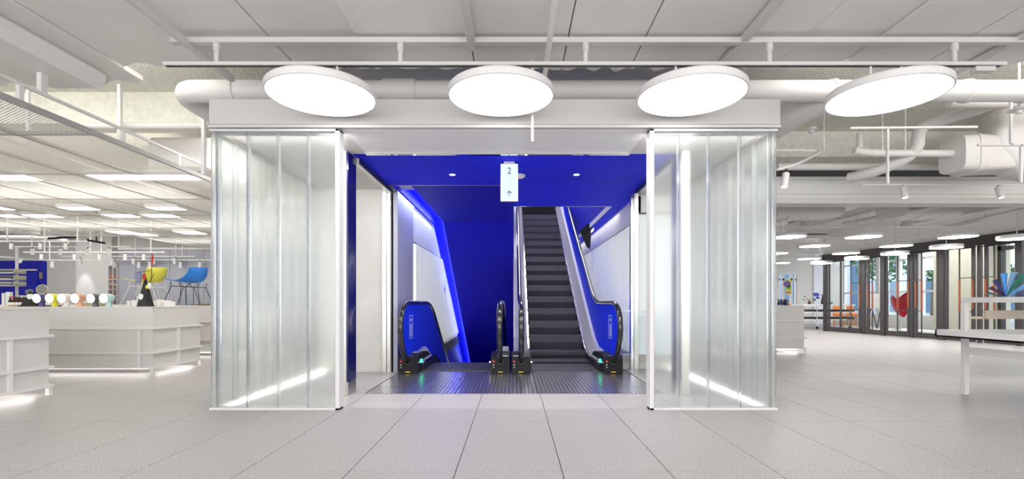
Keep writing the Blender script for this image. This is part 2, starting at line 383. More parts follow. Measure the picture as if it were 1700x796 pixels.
# blue hood
hood = sthing('ceiling_soffit', (0, 6, 2.52), 'glossy ultramarine soffit over the escalator landing', 'ceiling')
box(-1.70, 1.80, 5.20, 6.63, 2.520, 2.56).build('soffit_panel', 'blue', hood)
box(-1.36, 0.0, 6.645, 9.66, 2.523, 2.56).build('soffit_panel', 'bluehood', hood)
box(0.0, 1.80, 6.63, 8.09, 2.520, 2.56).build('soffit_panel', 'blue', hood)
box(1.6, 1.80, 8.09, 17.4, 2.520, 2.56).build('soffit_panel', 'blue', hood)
box(-1.70, 0.0, 6.63, 6.642, 2.517, 2.53).build('trim_strip', 'steel', hood)
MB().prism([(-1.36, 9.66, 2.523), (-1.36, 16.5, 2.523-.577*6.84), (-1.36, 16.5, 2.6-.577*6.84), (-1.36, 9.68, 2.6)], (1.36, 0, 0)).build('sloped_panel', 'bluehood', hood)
# cove beside the hood: side faces and the lit recess above
MB().prism([(-1.375, 6.65, 2.523), (-1.375, 9.66, 2.523), (-1.375, 16.5, 2.523-.577*6.84), (-1.375, 16.5, 2.72-.577*6.84), (-1.375, 9.75, 2.72), (-1.375, 6.65, 2.72)], (.015, 0, 0)).build('cove_side', 'blue', hood)
MB().prism([(-1.62, 6.65, 2.64), (-1.62, 9.72, 2.64), (-1.62, 16.6, 2.64-.577*6.84), (-1.62, 16.6, 2.74-.577*6.84), (-1.62, 9.8, 2.74), (-1.62, 6.65, 2.74)], (.25, 0, 0)).build('cove_lid', 'blue', hood)
MB().prism([(-1.62, 6.65, 2.50), (-1.62, 10.05, 2.50), (-1.62, 16.6, 2.50-.577*6.55), (-1.62, 16.6, 2.70-.577*6.55), (-1.62, 10.05, 2.70), (-1.62, 6.65, 2.70)], (.045, 0, 0)).build('cove_edge', 'blue', hood)
MB().prism([(-1.40, 6.8, 2.625), (-1.40, 9.72, 2.625), (-1.40, 16.3, 2.635-.577*6.6), (-1.40, 16.3, 2.645-.577*6.6), (-1.40, 9.72, 2.638), (-1.40, 6.8, 2.638)], (.02, 0, 0)).build('light_strip', 'ledblue', hood)
# shaft of the up escalator above the soffit
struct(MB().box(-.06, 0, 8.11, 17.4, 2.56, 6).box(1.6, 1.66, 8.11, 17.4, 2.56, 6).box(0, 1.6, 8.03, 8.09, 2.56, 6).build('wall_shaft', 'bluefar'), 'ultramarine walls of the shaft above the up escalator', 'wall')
struct(MB().box(-.06, 1.66, 8.03, 17.4, 6, 6.1).build('ceiling_upper', 'wallw'), 'ceiling of the upper storey above the escalator shaft', 'ceiling')
struct(MB().box(0, 1.6, 17.3, 17.4, 3.4, 6).build('wall_upper_end', 'voidshade'), 'dark wall at the head of the up escalator', 'wall')
struct(MB().box(0, 1.6, 8.09, 8.13, 2.52, 2.62).build('trim_4', 'steel'), 'steel edge strip of the soffit opening over the up escalator', 'trim')
struct(MB().box(1.585, 1.60, 8.13, 17.2, 2.515, 2.60).build('trim_5', 'wallw'), 'white edge strip along the right of the soffit opening', 'trim')
# portal columns
def column(x0, x1, mir, label):
    c = thing('portal_column', ((x0+x1)/2, 5.2, 0), label, 'column')
    s = 1 if mir else -1
    xf, xb = (x1, x0) if not mir else (x0, x1)          # xf: face towards the opening
    box(xb, xf-(.012 if not mir else -.012), 5.08, 5.36, 0, 2.51).build('steel_cladding', 'steel', c, bevel=.004)
    box(xf-.012 if not mir else xf, xf if not mir else xf+.012, 5.10, 5.36, .14, 2.51).build('blue_face', 'navyface', c)
    box(xf-.012 if not mir else xf, xf if not mir else xf+.012, 5.10, 5.36, 0, .135).build('kick_plate', 'steel', c)
column(-1.80, -1.70, False, 'brushed steel portal column with a blue inner face beside the wider glass screen')
column(1.70, 1.80, True, 'brushed steel portal column seen blurred through the right glass screen')
# header tracks, posts
for x, nm in ((-1.70, 'left'), (1.72, 'right')):
    t = sthing('trim_rail', (x, 6, 2.43), 'steel door track under the soffit along the %s side of the landing' % nm, 'rail')
    s = -1 if x < 0 else 1
    box(x-.03, x+.03, 5.36, 6.82, 2.45, 2.518).build('track', 'steel', t)
    box(x-.034*s-.004, x-.034*s+.004, 5.36, 6.9, 2.47, 2.50).build('slot', 'black', t)
p = thing('steel_post', (-1.72, 6.86, 0), 'slim steel post with a black joint beside the grey pier', 'post')
box(-1.80, -1.745, 6.80, 6.86, 0, 2.47).build('post_half', 'steel', p); box(-1.745, -1.735, 6.81, 6.86, 0, 2.47).build('joint', 'black', p); box(-1.735, -1.69, 6.80, 6.86, 0, 2.47).build('post_half', 'steel', p)
p = thing('steel_post', (1.74, 7.1, 0), 'slim steel post with a black joint on the stone plinth by the up escalator', 'post')
box(1.66, 1.70, 7.04, 7.12, 0, 2.5).build('mirror_panel', 'chrome', p); box(1.70, 1.708, 7.05, 7.12, 0, 2.5).build('joint', 'black', p); box(1.708, 1.765, 7.04, 7.12, 0, 2.5).build('post_half', 'steel', p)
struct(MB().box(-1.685, -1.60, 6.84, 7.92, 0, 2.47).build('wall_pier', 'bluetint'), 'grey pier with reflected blue painted in, behind the steel post', 'pier')
struct(MB().box(-1.69, -1.595, 6.835, 7.925, 2.47, 2.505).build('trim_6', 'steel'), 'steel cap along the top of the grey pier', 'trim')
# glass guard right of the up escalator
g = thing('glass_guard', (1.65, 7.2, 0), 'low clear glass guard beside the newel of the up escalator', 'glass panel')
box(1.50, 2.2, 7.02, 7.03, .2, .83).build('pane', 'clear', g); box(1.50, 2.2, 7.015, 7.035, .83, .842).build('top_edge', 'white2', g)
# socket plate
s = thing('socket_plate', (-1.57, 11.2, 1.1), 'small white socket plate on the wall beside the down escalator', 'socket')
dS = 11.3; box(-1.60, -1.565, dS-.14, dS+.14, Z(488, dS), Z(475, dS)).build('plate', 'wallw', s)
for yy in (-.07, .07): box(-1.566, -1.562, dS+yy-.02, dS+yy+.02, Z(483, dS), Z(480, dS)).build('outlet', 'base', s)
# downlights, detector
for px, nm in ((751, 'round downlight in the blue soffit on the down escalator side'), (957, 'round downlight in the blue soffit on the up escalator side')):
    x = X(px, 6.07); t = thing('downlight', (x, 6.07, 2.52), nm, 'downlight')
    MB().lathe([(.045, .0), (.045, -.006), (.032, -.006), (.03, .0)], (x, 6.07, 2.52)).build('rim', 'white2', t, True)
    MB().lathe([(.03, -.002), (.03, -.004)], (x, 6.07, 2.52)).build('lens', 'down', t)
t = MB().lathe([(.075, 0), (.075, -.015), (.05, -.035), (.0, -.04)], (X(862, 6.1), 6.1, 2.52)).build('smoke_detector', 'white2', None, True)
tag(t, 'white round smoke detector on the blue soffit behind the sign', 'detector')

# ================================================================== GLASS SCREENS
def screen(x0, x1, joints, outer, label, rightbox):
    c = thing('glass_screen', ((x0+x1)/2, YF, 0), label, 'glass screen')
    zt = Z(215, YF)
    fx = x1 if not rightbox else x0                      # frame post at the opening side
    s = -1 if not rightbox else 1
    box(fx, fx+s*.038, YF-.02, YF+.10, 0, zt).build('frame_post', 'frame', c, bevel=.003)
    box(x0, x1, YF-.02, YF+.075, 0, .022).build('sill', 'frame', c, bevel=.003)
    box(x0, x1, YF-.02, YF+.075, zt-.022, zt).build('head_rail', 'frame', c, bevel=.003)
    box(x0+.05, x1-.05, YF+.03, YF+.06, zt-.04, zt-.023).build('head_track', 'plate', c)
    for a, b in zip(joints[:-1], joints[1:]):
        uchan((a+.0015, YF), (b-.0015, YF), .024, zt-.024, (0, 1), fl=.055).build('glass_channel', 'uglass', c)
    y = YF+.07
    n = 9 if not rightbox else 10
    inn = (1, 0) if not rightbox else (-1, 0)
    for i in range(n):
        uchan((outer, y+.002), (outer, y+.266), .024, zt-.024, inn, fl=.055).build('glass_channel', 'uglass', c); y += .268
    box(outer-.01 if not rightbox else outer-.06, outer+.06 if not rightbox else outer+.01, YF+.07, y, zt-.022, zt+.01).build('side_track', 'steel', c)
    box(outer-.01 if not rightbox else outer-.06, outer+.06 if not rightbox else outer+.01, YF+.07, y, 0, .022).build('side_sill', 'white2', c)
    o1 = outer+(.075 if not rightbox else -.075)
    box(o1-.012, o1+.012, YF+.16, y-.05, .004, .014).build('light_strip', 'led', c)
    return c
jl = [-2.695, -2.64, -2.373, -2.105, -1.838, -1.585]
screen(XL, -1.545, jl, -2.695, 'ribbed frosted glass screen left of the portal, nearer the blue and yellow chairs', False)
jr = [1.245, 1.473, 1.741, 2.02, 2.285, 2.335]
screen(1.205, XR, jr, 2.335, 'ribbed frosted glass screen right of the portal with a blurred column behind', True)

# ================================================================== ESCALATORS
T30 = .577
def bend(y0, z0, y1, z1=None, up=1, yend=14.4, r=.45, n=6):
    """flat from y0 to y1 then inclined 30 degrees, with a rounded transition"""
    pts = [(y0, z0)]
    for i in range(n+1):
        t = i/n; y = y1-r+2*r*t
        pts.append((y, z0+up*T30*(2*r)*t*t/2*1.0))
    pts.append((yend, z0+up*T30*(yend-y1)))
    return pts
def zline(path, y):
    for (a, b), (c, d) in zip(path[:-1], path[1:]):
        if a <= y <= c: return b+(d-b)*(y-a)/(c-a)
    return path[-1][1]
def escalator(xc, up, label):
    e = thing('escalator', (xc, 6.66, 0), label, 'escalator')
    hw = .62; yend = 14.3 if up > 0 else 15.5; ybend = 8.2
    steppath = bend(6.95, 0, 8.2, up=up, yend=yend)
    rail = bend(6.75, .955, 8.15 if up > 0 else 8.45, up=up, yend=13.2 if up > 0 else yend)
    # steps
    n = int((yend-6.97)/.4)
    for i in range(n):
        y = 6.97+.4*i; z = 0 if i < 2 else up*(.035 if i == 2 else .15 if i == 3 else .15+.2308*(i-3))
        zp = 0 if i < 2 else up*(0 if i == 2 else .035 if i == 3 else .15+.2308*(i-4))
        mb = MB()
        k = 44; wd = .93
        mb.box(xc-wd/2, xc+wd/2, y, y+.398, z-.012, z-.004)
        # grooved riser and tread cleats
        if i >= 2:
            h = z-min(z, zp)+.02 if up > 0 else .26
            mb.prism([(xc-wd/2, y+.006, z-.006), (xc-wd/2, y+.016, z-h*.45), (xc-wd/2, y+.062, z-h), (xc-wd/2, y+.075, z-h), (xc-wd/2, y+.03, z-h*.45), (xc-wd/2, y+.02, z-.006)], (wd, 0, 0))
        for q in range(k):
            x = xc-wd/2+(q+.5)*wd/k; mb.box(x-.005, x+.005, y, y+.398, z-.004, z+.004)
            if i >= 2:
                h = z-min(z, zp)+.02 if up > 0 else .02
                mb.prism([(x-.005, y-.006, z+.004), (x-.005, y+.004, z-h*.45), (x-.005, y+.05, z-h), (x-.005, y+.07, z-h), (x-.005, y+.02, z-h*.45), (x-.005, y+.01, z+.004)], (.010, 0, 0))
        mb.build('step', 'step', e)
    # comb plate
    box(xc-.465, xc+.465, 6.90, 6.965, -.02, .012).build('comb_plate', 'platelow', e)
    box(xc-.465, xc+.465, 6.966, 6.972, -.02, -.006).build('comb_light', 'greenline', e)
    for s in (-1, 1):
        xi = xc+s*.468; xo = xc+s*.62
        # skirt: dark low band, then bright brush line, then the broad satin steel inner panel
        sk = [(y, z-.06) for y, z in steppath]
        MB().sweep(sk, xi, xi+s*.012, .05, .15).build('skirt', 'skirt', e)
        MB().sweep([(y, z+.11) for y, z in steppath], xi-s*.012, xi+s*.014, 0, .022).build('skirt_brush', 'chrome', e)
        dk = [(6.70, .235), (7.35, .245), (7.75, .27), (8.1, .38 if up > 0 else .1), (8.6, .23+.43 if up > 0 else -.03), (yend, T30*(yend-8.2)+.45 if up > 0 else -T30*(yend-8.2)+.23)]
        m = MB(); vs = []
        for y, z in dk:
            zl = zline(steppath, max(y, 6.95))+.135
            vs += [(xi+s*.014, y, min(zl, z-.02)), (xi+s*.10, y, z), (xi+s*.16, y, z), (xi+s*.16, y, z-.04)]
        fs = []
        for k in range(len(dk)-1):
            for q in range(3): fs.append((k*4+q, k*4+q+1, k*4+4+q+1, k*4+4+q))
        m.add(vs, fs).build('inner_deck', 'deck', e, True)
        # outer deck and truss cladding
        MB().sweep([(y, z-.02) for y, z in dk], xo+s*.012, xo+s*.10, .42, .02).build('outer_cladding', 'deck' if s*up < 0 else 'panel', e)
        # balustrade panel
        inner = (s > 0) if up > 0 else (s < 0)
        top = [(y, z-.04) for y, z in rail]; bot = [(y, zz-.01) for y, zz in dk]
        poly = [(xo-.005*s, y, z) for y, z in top]
        fr = [(6.42, .82), (6.33, .60), (6.45, .38), (6.72, .22)]
        yl = rail[-1][0]
        lo = [(xo-.005*s, y, z) for y, z in reversed(bot) if y < yl-.3]
        lo = [(xo-.005*s, yl, zline(bot, yl))]+lo
        pts = poly+lo+[(xo-.005*s, y, z) for y, z in reversed(fr)]
        pan = MB()
        # triangulated as strips: front curve fan + spans between top and bottom lines
        t = .010*s; ys = sorted(set([6.33, 6.42, 6.55, 6.75]+[y for y, _ in rail if y > 6.75]+[7.0, 7.35, 7.75, 8.1, 8.6]))
        ys = [y for y in ys if y <= yl]
        def tz(y):
            if y >= 6.75: return zline(rail, y)-.03
            return {6.33: .62, 6.42: .84, 6.55: .91}[y]
        def bz(y):
            if y >= 6.70: return zline(dk, y)-.015
            return {6.33: .58, 6.42: .40, 6.55: .28}[y]
        vv = []
        for y in ys: vv += [(xo-s*.005, y, bz(y)), (xo-s*.005, y, tz(y)), (xo-s*.005+t, y, tz(y)), (xo-s*.005+t, y, bz(y))]
        ff = [(0,1,2,3), tuple(4*(len(ys)-1)+q for q in (3,2,1,0))]
        for k in range(len(ys)-1):
            for q in range(4): ff.append((k*4+q, k*4+(q+1) % 4, k*4+4+(q+1) % 4, k*4+4+q))
        bp = pan.add(vv, ff).build('balustrade_panel', 'panel' if inner else 'clear', e)
        bp['label'] = 'balustrade panel coloured with the reflected blue of the hood' if inner else 'clear glass balustrade panel'
        if inner:       # outlined notice on the panel face seen from the landing
            xn = xo-s*.005-s*.006; n0, n1, z0, z1 = 6.72, 6.93, .46, .78
            nb = MB()
            for a, b, c, d in ((n0, n1, z0, z0+.006), (n0, n1, z1-.006, z1), (n0, n0+.008, z0, z1), (n1-.008, n1, z0, z1)): nb.box(xn-.001, xn+.001, a, b, c, d)
            o = nb.build('notice_outline', 'line', bp)
            nb = MB(); nb.box(xn-.001, xn+.001, n0+.07, n1-.07, z1-.075, z1-.05)
            rr = random.Random(3)
            for q in range(9):
                zz = z1-.13-q*.019; a = n0+.03+rr.random()*.03; b = n1-.03-rr.random()*.04
                yy = a
                while yy < b: l = rr.uniform(.008, .03); nb.box(xn-.001, xn+.001, yy, min(b, yy+l), zz-.004, zz+.004); yy += l+.008
            nb.build('notice_text', 'line', bp)
            if up > 0: MB().box(xn-.0005, xn+.0005, 7.02, 7.024, .33, .90).build('panel_joint', 'skirt', bp)
        # handrail loop around the newel
        loop = [(6.86, .165), (6.66, .17), (6.50, .235), (6.36, .34), (6.26, .48), (6.22, .62), (6.25, .76), (6.35, .87), (6.50, .935), (6.66, .955)]+rail[0:]
        MB().tube([(xo, y, z) for y, z in loop], .030, 12, sx=1.2).build('handrail', 'rubber', e, True)
        # newel base box with its bits
        nb = MB(); xa, xb = xo-.128, xo+.128
        nb.prism([(xa, 6.66, 0), (xa, 7.12, 0), (xa, 7.13, -.3), (xa, 8.3, -.3), (xa, 8.3, -.02), (xa, 7.75, .15), (xa, 7.5, .225), (xa, 7.2, .25), (xa, 6.86, .255), (xa, 6.68, .225), (xa, 6.66, .19)], (xb-xa, 0, 0))
        nbo = nb.build('newel_base', 'base', e, bevel=.006)
        MB().lathe([(.042, 0), (.042, .03), (.026, .03), (.026, .005)], (xo, 6.662, .165), (0, -1, 0)).build('handrail_inlet', 'black', nbo, True)
        b = MB().lathe([(.014, 0), (.014, .012), (.0, .014)], (xo-.09, 6.658, .165), (0, -1, 0)).build('stop_button', 'redl', nbo, True)
        MB().lathe([(.010, 0), (.010, .01)], (xo-.09, 6.658, .12), (0, -1, 0)).build('key_switch', 'key', nbo, True)
        MB().lathe([(.008, 0), (.008, .01)], (xo-.09, 6.658, .085), (0, -1, 0)).build('key_switch', 'key', nbo, True)
        box(xo-.03, xo+.03, 6.652, 6.657, .018, .028).build('yellow_label', 'yellowl', nbo)
        if s*up > 0:     # the green direction light faces the steps
            xs = xo-s*.132
            box(xs-.003, xs+.003, 6.86, 6.97, .12, .165).build('direction_light', 'green', nbo)
            box(xs-.003, xs+.003, 7.0, 7.4, .085, .10).build('trim_line', 'key', nbo)
            if up < 0:
                box(xo+.0, xo+.09, 6.9, 7.1, .255, .258).build('sticker', 'key', nbo)
                box(xo-.09, xo-.03, 6.82, 6.85, .252, .256).build('red_sticker', 'redl', nbo)
    return e
M['greenline'] = emat('comb_glow', (.05, .7, .45), .5)
up = escalator(.715, 1, 'up escalator with dark grooved steps rising through the opening in the blue soffit')
dn = escalator(-.80, -1, 'down escalator sinking under the sloped blue hood left of the rising one')
struct(MB().box(0, 1.6, 14.3, 17.3, 3.2, 3.43).build('floor_upper', 'step'), 'upper landing at the head of the up escalator', 'floor')
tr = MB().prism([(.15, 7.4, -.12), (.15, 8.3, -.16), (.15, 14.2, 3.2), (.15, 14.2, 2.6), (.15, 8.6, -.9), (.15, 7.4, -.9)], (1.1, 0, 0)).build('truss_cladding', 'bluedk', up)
# safety guard hung by the handrail
t = thing('wedge_guard', (1.40, 10.2, 1.7), 'dark wedge guard with a clear acrylic sheet hung beside the up escalator', 'guard')
dg = 10.4
MB().prism([P(963, 384, dg), P(975, 372, dg), P(982, 372, dg), P(980, 414, dg), P(974, 410, dg)], (0, .03, 0)).build('wedge', 'base', t)
MB().prism([P(981, 378, dg-.3), P(986, 379, dg-.3), P(985, 452, dg-.3), P(981, 448, dg-.3)], (.0, .012, 0)).build('acrylic_sheet', 'acryl', t)
MB().bar(P(978, 372, dg)+Vector((0, .01, 0)), (X(978, dg), dg+.01, 2.53), .012).build('hanger', 'steel', t)
# ================================================================== SIGN
ds = 5.5; sx0, sx1, sz0, sz1 = X(831, ds), X(860, ds), Z(334, ds), Z(272, ds)
sg = thing('hanging_sign', ((sx0+sx1)/2, ds, sz0), 'small backlit hanging sign with the number 2 and an up arrow', 'sign')
box(sx0, sx1, ds, ds+.05, sz0, sz1).build('sign_box', 'white2', sg, bevel=.003)
box(sx0+.005, sx1-.005, ds-.003, ds-.0005, sz0+.018, sz1-.006).build('sign_face', 'signface', sg)
box((sx0+sx1)/2-.06, (sx0+sx1)/2+.06, ds+.01, ds+.04, sz1, 2.52).build('mount', 'white2', sg)
xm = (sx0+sx1)/2
def text(body, size, x, y, z, m, parent, name, ext=.001, align='CENTER'):
    cu = bpy.data.curves.new(name, 'FONT'); cu.body = body; cu.size = size; cu.extrude = ext; cu.align_x = align; cu.align_y = 'CENTER'
    o = bpy.data.objects.new(name, cu); COL.objects.link(o)
    dg_ = bpy.context.evaluated_depsgraph_get(); me = bpy.data.meshes.new_from_object(o.evaluated_get(dg_)); bpy.data.objects.remove(o)
    me.materials.clear(); me.materials.append(M[m]); o = bpy.data.objects.new(name, me); COL.objects.link(o)
    o.rotation_euler = (PI/2, 0, 0); o.parent = parent; o.location = Vector((x, y, z))-wloc(parent); return o
t2 = text('2', .10, xm, ds-.005, Z(284.5, ds), 'navy', sg, 'number')
mb = MB(); rr = random.Random(5)
for row, wd in ((292, .04), (296, .055), (300.5, .035), (305, .04), (309, .045), (313, .05)):
    x = xm-wd/2
    while x < xm+wd/2: l = rr.uniform(.004, .010); mb.box(x, x+l, ds-.005, ds-.004, Z(row, ds)-.005*(1 if wd < .045 else .5), Z(row, ds)+.005*(1 if wd < .045 else .5)); x += l+.003
mb.build('small_text', 'greyp', sg)
za = Z(322, ds); mb = MB()
mb.bar((xm, ds-.005, za-.028), (xm, ds-.005, za+.028), .008, .002, up=(0, 1, 0)); mb.bar((xm, ds-.005, za+.03), (xm-.027, ds-.005, za+.003), .008, .002, up=(0, 1, 0)); mb.bar((xm, ds-.005, za+.03), (xm+.027, ds-.005, za+.003), .008, .002, up=(0, 1, 0))
mb.build('up_arrow', 'navy', sg)

# ================================================================== ROUND LAMPS
def disc_lamp(x, y, z, r, label, group, face, ztop, rods=((0, 0),), th=.055):
    assert len(label.split()) <= 16, label
    t = thing('pendant_lamp', (x, y, z), label, 'lamp', group)
    MB().lathe([(r*.55, th+.012), (r-.012, th+.006), (r, th-.006), (r, 0), (r-.012, -.002), (r-.014, .004)], (x, y, z), n=48).build('housing', 'white2', t, True)
    MB().lathe([(r-.013, .002), (r-.013, .0)], (x, y, z), n=48).build('diffuser', face, t)
    for rx, ry in rods: MB().tube([(x+rx, y+ry, z+th), (x+rx, y+ry, ztop)], .009, 8).build('rod', 'white2', t, True)
    return t
lamps = [(-1.506, 'large tilted-looking round pendant lamp at the far left of the front track row'), (-.10, 'large round pendant lamp hung above the hanging sign and the portal middle'),
         (1.39, 'large round pendant lamp above the right glass screen'), (2.92, 'large round pendant lamp past the end of the portal header')]
lamps[0] = (-1.506, 'large round pendant lamp above the left glass screen')
for x, lb in lamps: disc_lamp(x, 3.9, 2.571, .415, lb, 'round lamps on the front track', 'lampface', 2.812, ((-.12, 0), (.12, 0)))
RX, RY = [], []
for x, z, rw, rows, nm in ((5.66, 2.30, .33, (10.24, 11.9), 'by the screen edge'), (7.2, 2.30, .33, (10.24, 11.9, 13.7, 17.1), 'over the open floor'), (9.15, 2.30, .33, (10.24, 11.9, 13.7, 15.4, 17.1), 'second from the doors')):
    for i, y in enumerate(rows):
        disc_lamp(x, y, z, rw, 'round pendant lamp in the row %s, %s from the bulkhead' % (nm, ORD[i]), 'round lamps in the far room', 'farface', 2.5, ((0, 0),), .05)
for i, y in enumerate((9.5, 11.1, 12.6, 14.0, 15.6)):
    disc_lamp(9.66 if i else 9.62, y, 2.17, .30, 'slightly lower round pendant lamp beside the glazed doors, %s from the bulkhead' % ORD[i], 'low round lamps by the doors', 'farface', 3.33, ((0, 0),), .065)
for i, y in enumerate((10.24, 11.9, 13.7, 15.4, 17.1)):
    t = thing('ceiling_rail', (8, y, 2.5), 'thin white rail carrying far round lamps, %s behind the bulkhead' % ORD[i], 'rail', 'lamp rails in the far room')
    box(3.5 if i else 2.6, 9.95, y-.015, y+.015, 2.495, 2.52).build('rail', 'white2', t)
    for x in (4.6, 6.4, 8.2, 9.7): MB().tube([(x, y, 2.51), (x, y, 3.3)], .012, 8).build('hanger', 'white2', t, True)

# track of the front lamps
t = thing('lighting_track', (.5, 3.9, 2.8), 'long white lighting track that carries the four front lamps', 'rail')
box(X(273, 3.9), X(1668, 3.9), 3.875, 3.925, Z(110, 3.9), Z(104, 3.9)).build('track', 'rail', t, bevel=.003)
box(X(276, 3.9), X(1660, 3.9), 3.89, 3.91, Z(110.6, 3.9)-.001, Z(110, 3.9)).build('slot', 'black', t)
box(X(1615, 3.9), X(1648, 3.9), 3.87, 3.93, Z(120, 3.9), Z(112, 3.9)).build('power_feed', 'rail', t, bevel=.004)
box(X(285, 3.9), 6.5, 3.87, 3.93, Z(73, 3.9), Z(64, 3.9)).build('upper_channel', 'rail', t, bevel=.003)
for px in (360, 665, 972, 1277, 1584):
    x = X(px, 3.9); MB().lathe([(.028, Z(73, 3.9)-3), (.028, Z(84, 3.9)-3), (.02, Z(86, 3.9)-3), (.02, Z(104, 3.9)-3)], (x, 3.9, 3), n=12).build('hanger', 'rail', t, True)
# struts running away from the viewer under the ceiling
def strut(x, z, y0, y1, w, h, label, cat='strut', name='ceiling_strut', m='rail'):
    o = box(x-w/2, x+w/2, y0, y1, z, z+h).build(name, m, None, bevel=.003); tag(o, label, cat); return o
strut(-2.56, 2.965, .5, 4.52, .05, .05, 'white angle strut under the ceiling over the left end of the track')
strut(-.335, 2.98, .5, 4.0, .06, .05, 'wide white strut under the ceiling over the portal middle')
strut(1.80, 2.99, .5, 4.35, .06, .05, 'white strut under the ceiling over the right glass screen')
strut(3.95, 3.0, .5, 4.6, .05, .04, 'white strut under the ceiling right of the fourth lamp')
o = MB().tube([(.27, .8, 2.97), (.27, 4.2, 2.93), (.262, 4.3, 2.90)], .022, 10).build('conduit', 'pipe', None, True); tag(o, 'white round conduit running under the ceiling between the middle lamps', 'pipe')
o = MB().tube([(X(884, 4.3), 4.3, 2.35), (X(884, 4.3), 4.3, 3.06)], .012, 10).build('drop_rod', 'white2', None, True); tag(o, 'thin white rod hanging down in front of the lintel', 'rod')
# long duct above the header
def ctube(pts, r, name, label, cat='pipe', m='pipe', n=20, parent=None):
    """smoothed tube through points"""
    pts = [Vector(p) for p in pts]
    for _ in range(2):
        q = [pts[0]]
        for a, b in zip(pts[:-1], pts[1:]): q += [a*.75+b*.25, a*.25+b*.75]
        pts = q+[pts[-1]]
    o = MB().tube(pts, r, n).build(name, m, parent, True)
    return tag(o, label, cat) if not parent else o
yd, zd = 4.8, 3.0
duct = thing('round_duct', (.5, yd, zd-.1), 'long round insulated duct above the portal header', 'duct')
ctube([(-1.5, yd, zd), (-2.95, yd, zd), (-3.22, yd+.02, zd), (-3.24, yd+.35, zd-.02), (-2.9, 6.0, zd-.15)], .105, 'elbow', None, parent=duct)
MB().tube([(-1.5, yd, zd), (5.9, yd, zd)], .100, 24).build('straight_run', 'pipe', duct, True)
for x in (-2.72, -1.18, -.98, 3.05, 3.28, 4.35, 4.9): MB().tube([(x, yd, zd), (x+.04, yd, zd)], .112, 24).build('collar', 'pipe', duct, True)
MB().tube([(-1.25, yd, zd), (-.95, yd, zd)], .115, 24).build('coupling', 'pipe', duct, True)
o = MB().tube([(-1.0, 5.1, 3.17), (5, 5.1, 3.17)], .05, 12).build('thin_pipe', 'pipe', None, True); tag(o, 'thin white pipe running just above and behind the long duct', 'pipe')
ctube([(3.15, 4.85, 3.0), (2.95, 5.2, 2.95), (2.75, 6.0, 2.82), (2.6, 6.9, 2.75)], .14, 'branch', None, parent=duct)

# ================================================================== SERVICES RIGHT OF THE PORTAL
ctube([P(1418, 250, 6.3), P(1450, 255, 6.3), P(1585, 255, 6.3)], .045, 'pipe_run', 'horizontal white pipe with an upright stub above the bulkhead')
ctube([P(1427, 246, 6.3), P(1427, 222, 6.3)], .035, 'pipe_stub', 'short upright pipe stub at the end of the horizontal pipe')
ctube([P(1410, 296, 6.9), P(1455, 285, 6.6), P(1524, 255, 6.3), P(1524, 215, 6.2), P(1545, 205, 6.2), P(1660, 168, 5.6)], .07, 'bent_pipe', 'bent white pipe that climbs in a step towards the long duct')
ctube([P(1575, 172, 5.6), P(1700, 172, 5.6), P(1760, 172, 5.6)], .05, 'pipe_run', 'short white pipe just under the long duct, right of the fourth lamp')
ctube([P(1290, 277, 7.0), P(1600, 277, 7.0), P(1700, 277, 7.0), P(1800, 277, 7)], .05, 'pipe_run', 'long white pipe lying just above the bulkhead flange')
# bulky insulated duct
bd = thing('insulated_duct', P(1660, 290, 6.4), 'bulky white insulated duct bending down beside the bulkhead', 'duct')
def rduct(pts, ws, hs, name, parent, m='pipe', n=20):
    vs = []; N = len(pts)
    for i, p in enumerate(pts):
        p = Vector(p); d = (Vector(pts[min(i+1, N-1)])-Vector(pts[max(i-1, 0)])).normalized()
        a = d.cross(Vector((0, 1, 0))).normalized(); b = d.cross(a)
        for k in range(n):
            t = 2*PI*k/n; c, s = math.cos(t), math.sin(t)
            e = .45
            vs.append(p+a*math.copysign(abs(c)**e, c)*ws[i]+b*math.copysign(abs(s)**e, s)*hs[i])
    fs = [(i*n+k, i*n+(k+1) % n, (i+1)*n+(k+1) % n, (i+1)*n+k) for i in range(N-1) for k in range(n)]
    fs += [tuple(range(n-1, -1, -1)), tuple((N-1)*n+k for k in range(n))]
    return MB().add(vs, fs).build(name, m, parent, True)
D = 6.3
rduct([P(1688, 184, D), P(1680, 199, D), P(1674, 215, D), P(1672, 235, D), P(1690, 262, D), P(1740, 275, D)], [.26, .27, .28, .28, .26, .24], [.2]*6, 'elbow_section', bd)
rduct([P(1668, 258, D+.1), P(1640, 258, D+.05), P(1612, 258, D), P(1580, 258, D)], [.20, .215, .24, .22], [.2]*4, 'flat_section', bd)
rduct([P(1607, 258, D), P(1604, 258, D)], [.248, .248], [.21]*2, 'joint_band', bd)
rduct([P(1720, 268, D+.1), P(1660, 268, D+.05), P(1600, 276, D+.02)], [.16, .15, .10], [.21]*3, 'lower_wrap', bd)
